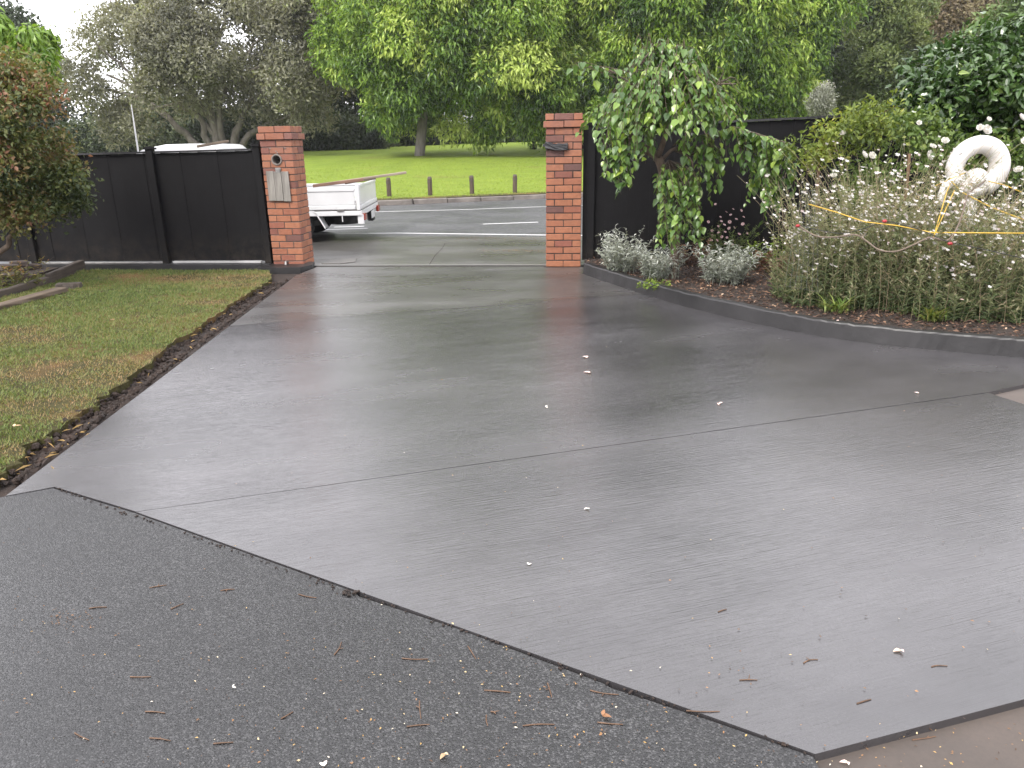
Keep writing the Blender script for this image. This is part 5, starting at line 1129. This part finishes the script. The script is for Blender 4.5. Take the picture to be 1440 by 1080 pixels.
cord('brown_rope', 'brown rope drooping in curves across the front of the gaura', [(1123, 317, 6.55), (1136, 326, 6.5), (1152, 333, 6.42), (1178, 333, 6.35), (1203, 330, 6.25), (1220, 340, 6.2), (1238, 352, 6.1), (1262, 353, 6.05), (1285, 344, 6.0), (1308, 334, 5.97), (1332, 338, 5.95), (1346, 320, 6.05), (1356, 292, 6.2), (1362, 272, 6.4), (1386, 254, 6.8)], .0068, M_rope, 70, cat='rope')
lc = cord('light_cord', 'black cord with small red bulbs strung across the gaura', [(1122, 316, 6.57), (1150, 323, 6.45), (1185, 328, 6.35), (1225, 318, 6.2), (1246, 311, 6.15), (1290, 322, 6.02), (1335, 340, 5.92), (1390, 352, 5.8), (1450, 366, 5.7)], .0032, M_cordb, 60)
M_bulb = simple('red_bulb', (.38, .02, .025), .3, .15, 30)
ORG[lc.name] = np.zeros(3)
for q in ((1122, 317.5, 6.55), (1244, 311, 6.13), (1336, 342.5, 5.9)):
    bm = bmesh.new(); bmesh.ops.create_uvsphere(bm, u_segments=12, v_segments=8, radius=.016); bmesh.ops.scale(bm, vec=(1.3, 1, .85), verts=bm.verts); bmesh.ops.translate(bm, vec=P(*q), verts=bm.verts); MB().bm(bm).build('bulb', M_bulb, lc, smooth=True)
M_wire = simple('galvanised_wire', (.22, .22, .22), .45, .2, 20, 0, .6)
mb = MB()
A0, A1, A2, A3 = P(1103, 402, 6.75), P(1150, 410, 6.5), P(1150, 268, 6.55), P(1128, 268, 6.75)
for t_ in np.linspace(0, 1, 7): mb.tube([A0 + (A1 - A0) * t_, A3 + (A2 - A3) * t_], .0011, 4)
for t_ in np.linspace(.0, 1, 9): mb.tube([A0 + (A3 - A0) * t_, A1 + (A2 - A1) * t_], .0009, 4)
tag(mb.build('wire_mesh', M_wire), 'leaning panel of thin grey wire mesh at the left end of the gaura', 'wire mesh')

# ------------------------------------------------------------------ litter on the paving
M_lit = leafmat('litter', [(0, (.04, .025, .017)), (.35, (.12, .065, .032)), (.62, (.24, .125, .055)), (.8, (.38, .25, .08)), (.93, (.50, .40, .24)), (1, (.58, .54, .47))], .6, 0)
def ground_pts(n, x0, x1, y0, y1, pw=1.0):
    a = np.array([G(px, py)[:2] for px, py in zip(rng.uniform(x0, x1, n), y0 + (y1 - y0) * rng.random(n) ** pw)]); return a
asp_in = lambda q: inside(asp, q)
q = np.vstack([ground_pts(400, -20, 1150, 690, 1100, .7), ground_pts(150, 250, 760, 900, 1100, 1), ground_pts(120, 700, 1150, 880, 1090, 1)]); q1 = q[asp_in(q)]
q2 = ground_pts(260, 300, 1460, 420, 1050, .6); q2 = q2[~asp_in(q2)]; q3 = ground_pts(80, 1150, 1460, 1010, 1090)
cl = np.vstack([G(rng.normal(85, 26), rng.normal(872, 8))[:2] for _ in range(70)])
allq = np.vstack([q1, q2, q3, cl]); z = np.where(asp_in(allq), -.001, .003); z[len(q1) + len(q2):len(q1) + len(q2) + len(q3)] = -.02
n = len(allq); az = rng.uniform(0, 6.28, n); L = rng.uniform(.004, .0115, n) * np.where(rng.random(n) < .06, 1.5, 1); rn = rng.random(n); rn[-70:] = rng.uniform(.1, .4, 70)
V, F, r = leaf_arrays(np.c_[allq, z + .002], np.c_[np.cos(az), np.sin(az), rng.uniform(0, .35, n)], unit(np.c_[rng.normal(0, .4, (n, 2)), np.ones(n)]), L, L * rng.uniform(.3, .6, n), L4, rn)
geo('leaf_litter', V, F, M_lit, rnd=r, kind='stuff')
# gold dust of petals washed along the crossing
n = 300; a_ = np.array([G(px, py)[:2] for px, py in zip(np.r_[rng.uniform(670, 772, 120), rng.uniform(640, 760, 180)], np.r_[354 - .02 * rng.uniform(0, 90, 120) + rng.normal(0, .9, 120), 336 + rng.normal(0, 2.0, 180)])])
az = rng.uniform(0, 6.28, n); V, F, r = leaf_arrays(np.c_[a_, np.full(n, .010)], np.c_[np.cos(az), np.sin(az), np.zeros(n)], np.tile([0, 0, 1.], (n, 1)), rng.uniform(.012, .03, n), .012, L4, np.r_[rng.uniform(.5, .8, 120), rng.uniform(.4, .6, 180)])
geo('petal_litter', V, F, M_lit, rnd=r, kind='stuff')
M_twig = simple('brown_twig', (.14, .075, .04), .7, .4, 40)
twigs = [(565, 925, 602, 926), (590, 985, 592, 1010), (684, 1005, 686, 1020), (572, 1021, 604, 1018), (681, 970, 718, 973), (830, 970, 870, 976), (690, 1000, 697, 1003), (183, 951, 212, 951), (210, 826, 234, 822), (240, 856, 258, 848), (125, 855, 150, 853), (204, 1000, 232, 1002), (658, 908, 669, 926), (1130, 933, 1150, 928), (1040, 957, 1065, 957), (1010, 861, 1022, 857), (965, 1000, 1012, 1001), (1285, 1030, 1318, 1025), (735, 1020, 780, 1018), (300, 1045, 328, 1043), (210, 1037, 240, 1041), (420, 835, 445, 840), (1310, 938, 1332, 937), (1205, 990, 1225, 984), (770, 960, 776, 980), (840, 1015, 876, 1018), (310, 830, 330, 828), (395, 1010, 412, 1000), (105, 1030, 125, 1040), (470, 920, 480, 902)]
twlab = ['brown twig on the asphalt below the crumbled spot of the seam', 'tiny upright-pointing twig on the asphalt between two longer twigs', 'short twig touching the knobbly end of the long twig on the asphalt', 'straight thin twig at the lower middle of the asphalt, parallel to the bottom edge', 'twig on the asphalt among cream seeds, low in the middle', 'twig on the asphalt beside the crumpled brown leaf', 'very short stub of twig on the asphalt, low in the middle', 'twig on the asphalt alone in the lower left quarter',
    'twig on the asphalt near the seam, upper left', 'slanting twig on the asphalt below the upper left twig', 'brown twig lying in the small leaf patch on the asphalt', 'twig on the asphalt right of the lower left corner', 'curved twig pointing down towards the seam on the asphalt', 'twig on the concrete near the seam, right of middle', 'dark twig on the near concrete slab, right of the seam twig', 'very short twig on the concrete beside the seam', 'long twig lying across the edge of the near concrete slab by the seam', 'twig on the brown old concrete at lower right',
    'twig on the asphalt between the knotted twig and the seam', 'long twig on the asphalt at the bottom edge, left of middle', 'twig on the asphalt at the bottom edge, left of the long one', 'twig on the near concrete slab just beyond the seam', 'dark twig on the near concrete slab beside the pale bud', 'dark twig on the near concrete slab left of the pale bud', 'steep thin twig on the asphalt close to the seam', 'twig on the asphalt close to the bottom right of the seam', 'twig on the asphalt near the left middle', 'slanting short twig on the asphalt, bottom middle', 'twig on the asphalt in the bottom left corner', 'short steep twig on the asphalt, middle']
twn = 0
for a, b_, c, d in twigs:
    q0, q1 = G(a, b_, .0), G(c, d, .0); m_ = (q0 + q1) / 2; zt_ = -.0015 if asp_in(np.array([m_[:2]]))[0] else (-.026 if b_ > 1022 and a > 1200 else .0018); q0[2] = q1[2] = zt_; m_ = (q0 + q1) / 2 + np.r_[rng.normal(0, .003, 2), .0006]
    on_a = asp_in(np.array([m_[:2]]))[0]; mm = MB().tube(spline([q0, m_, q1], 6), np.linspace(.0022, .0013, 6), 5)
    if rng.random() < .5: mm.tube([m_, m_ + np.r_[rng.normal(0, .012, 2), .001]], [.0015, .001], 4)
    o = mm.build('twig', M_twig); tag(o, twlab[twn], 'twig', 'twigs on the asphalt' if on_a else 'twigs on the concrete'); twn += 1
M_lf = leafmat('fallen_leaf', [(0, (.16, .075, .035)), (.3, (.24, .12, .06)), (.5, (.55, .40, .24)), (.7, (.66, .46, .42)), (1, (.80, .76, .68))], .6, .1)
fl_ = [(847, 1006, .028, .2, 'crumpled brown leaf on the asphalt near the concrete seam'), (1266, 914, .028, .6, 'pale bud with a thin stalk on the concrete at lower right'), (825, 503, .05, .7, 'pinkish petal on the concrete in the middle of the drive, the farther of a pair'), (830, 524, .05, .72, 'pinkish petal on the concrete in the middle of the drive, the nearer of a pair'), (1011, 567, .036, .68, 'small pink petal on the concrete above the long joint'), (1292, 553, .03, .8, 'cream petal on the concrete beside the joint at right'), (827, 715, .022, .9, 'white petal lying alone on the near concrete slab'), (743, 794, .016, .9, 'cream petal on the near concrete slab close to the asphalt'), (767, 572, .024, .95, 'white speck of petal on the middle slab below the joint pair'),
       (1310, 1013, .03, .3, 'brown curled leaf on the brown step at lower right'), (1192, 1072, .022, .75, 'pink and white petal on the brown old concrete'), (1355, 422, .04, .7, 'pink petal among the leaves of the gaura by the kerb'), (1177, 452, .04, .65, 'pink petal on the mulch just behind the kerb'), (327, 966, .012, .95, 'cream seed on the asphalt in the lower middle'), (160, 450, .05, .3, 'brown leaf on the lawn'), (20, 600, .04, .4, 'pale dry leaf on the lawn near the frame edge'), (455, 1077, .02, .85, 'yellow petal on the asphalt at the bottom edge'), (625, 1060, .022, .4, 'orange brown leaf on the asphalt at the bottom edge')]
for a, b_, s, rn_, lab in fl_:
    onl = 'lawn' in lab; onb = 'gaura' in lab or 'mulch' in lab; p = G(a, b_, .04 if onl else (.13 if onb else (-.024 if 'brown step' in lab or 'old concrete' in lab else .003)))
    if 'among the leaves' in lab: p = P(a, b_, 5.9)
    az = rng.uniform(0, 6.28); dd = np.array([[np.cos(az), np.sin(az), .12], [np.cos(az + 1.4), np.sin(az + 1.4), .35]]); V, F, r = leaf_arrays(np.array([p, p + [0, 0, .002]]), dd, np.tile([0., 0, 1], (2, 1)), np.array([s, s * .7]), np.array([s * .6, s * .45]), LBIG, np.array([rn_, min(1, rn_ + .1)]))
    tag(geo('fallen_leaf', V, F, M_lf, rnd=r), lab, 'petal' if 'petal' in lab else 'leaf')

# ------------------------------------------------------------------ moist morning air
hm = bpy.data.materials.new('haze_air'); hm.use_nodes = True; t = hm.node_tree; t.nodes.clear(); o_ = t.nodes.new('ShaderNodeOutputMaterial'); v_ = t.nodes.new('ShaderNodeVolumePrincipled')
v_.inputs['Color'].default_value = (.95, .96, 1.0, 1); v_.inputs['Density'].default_value = .00035; v_.inputs['Anisotropy'].default_value = .2; t.links.new(v_.outputs[0], o_.inputs['Volume'])
MB().box((0, 85, 12.4), (402, 292, 27.2)).build('haze', hm, kind='stuff')
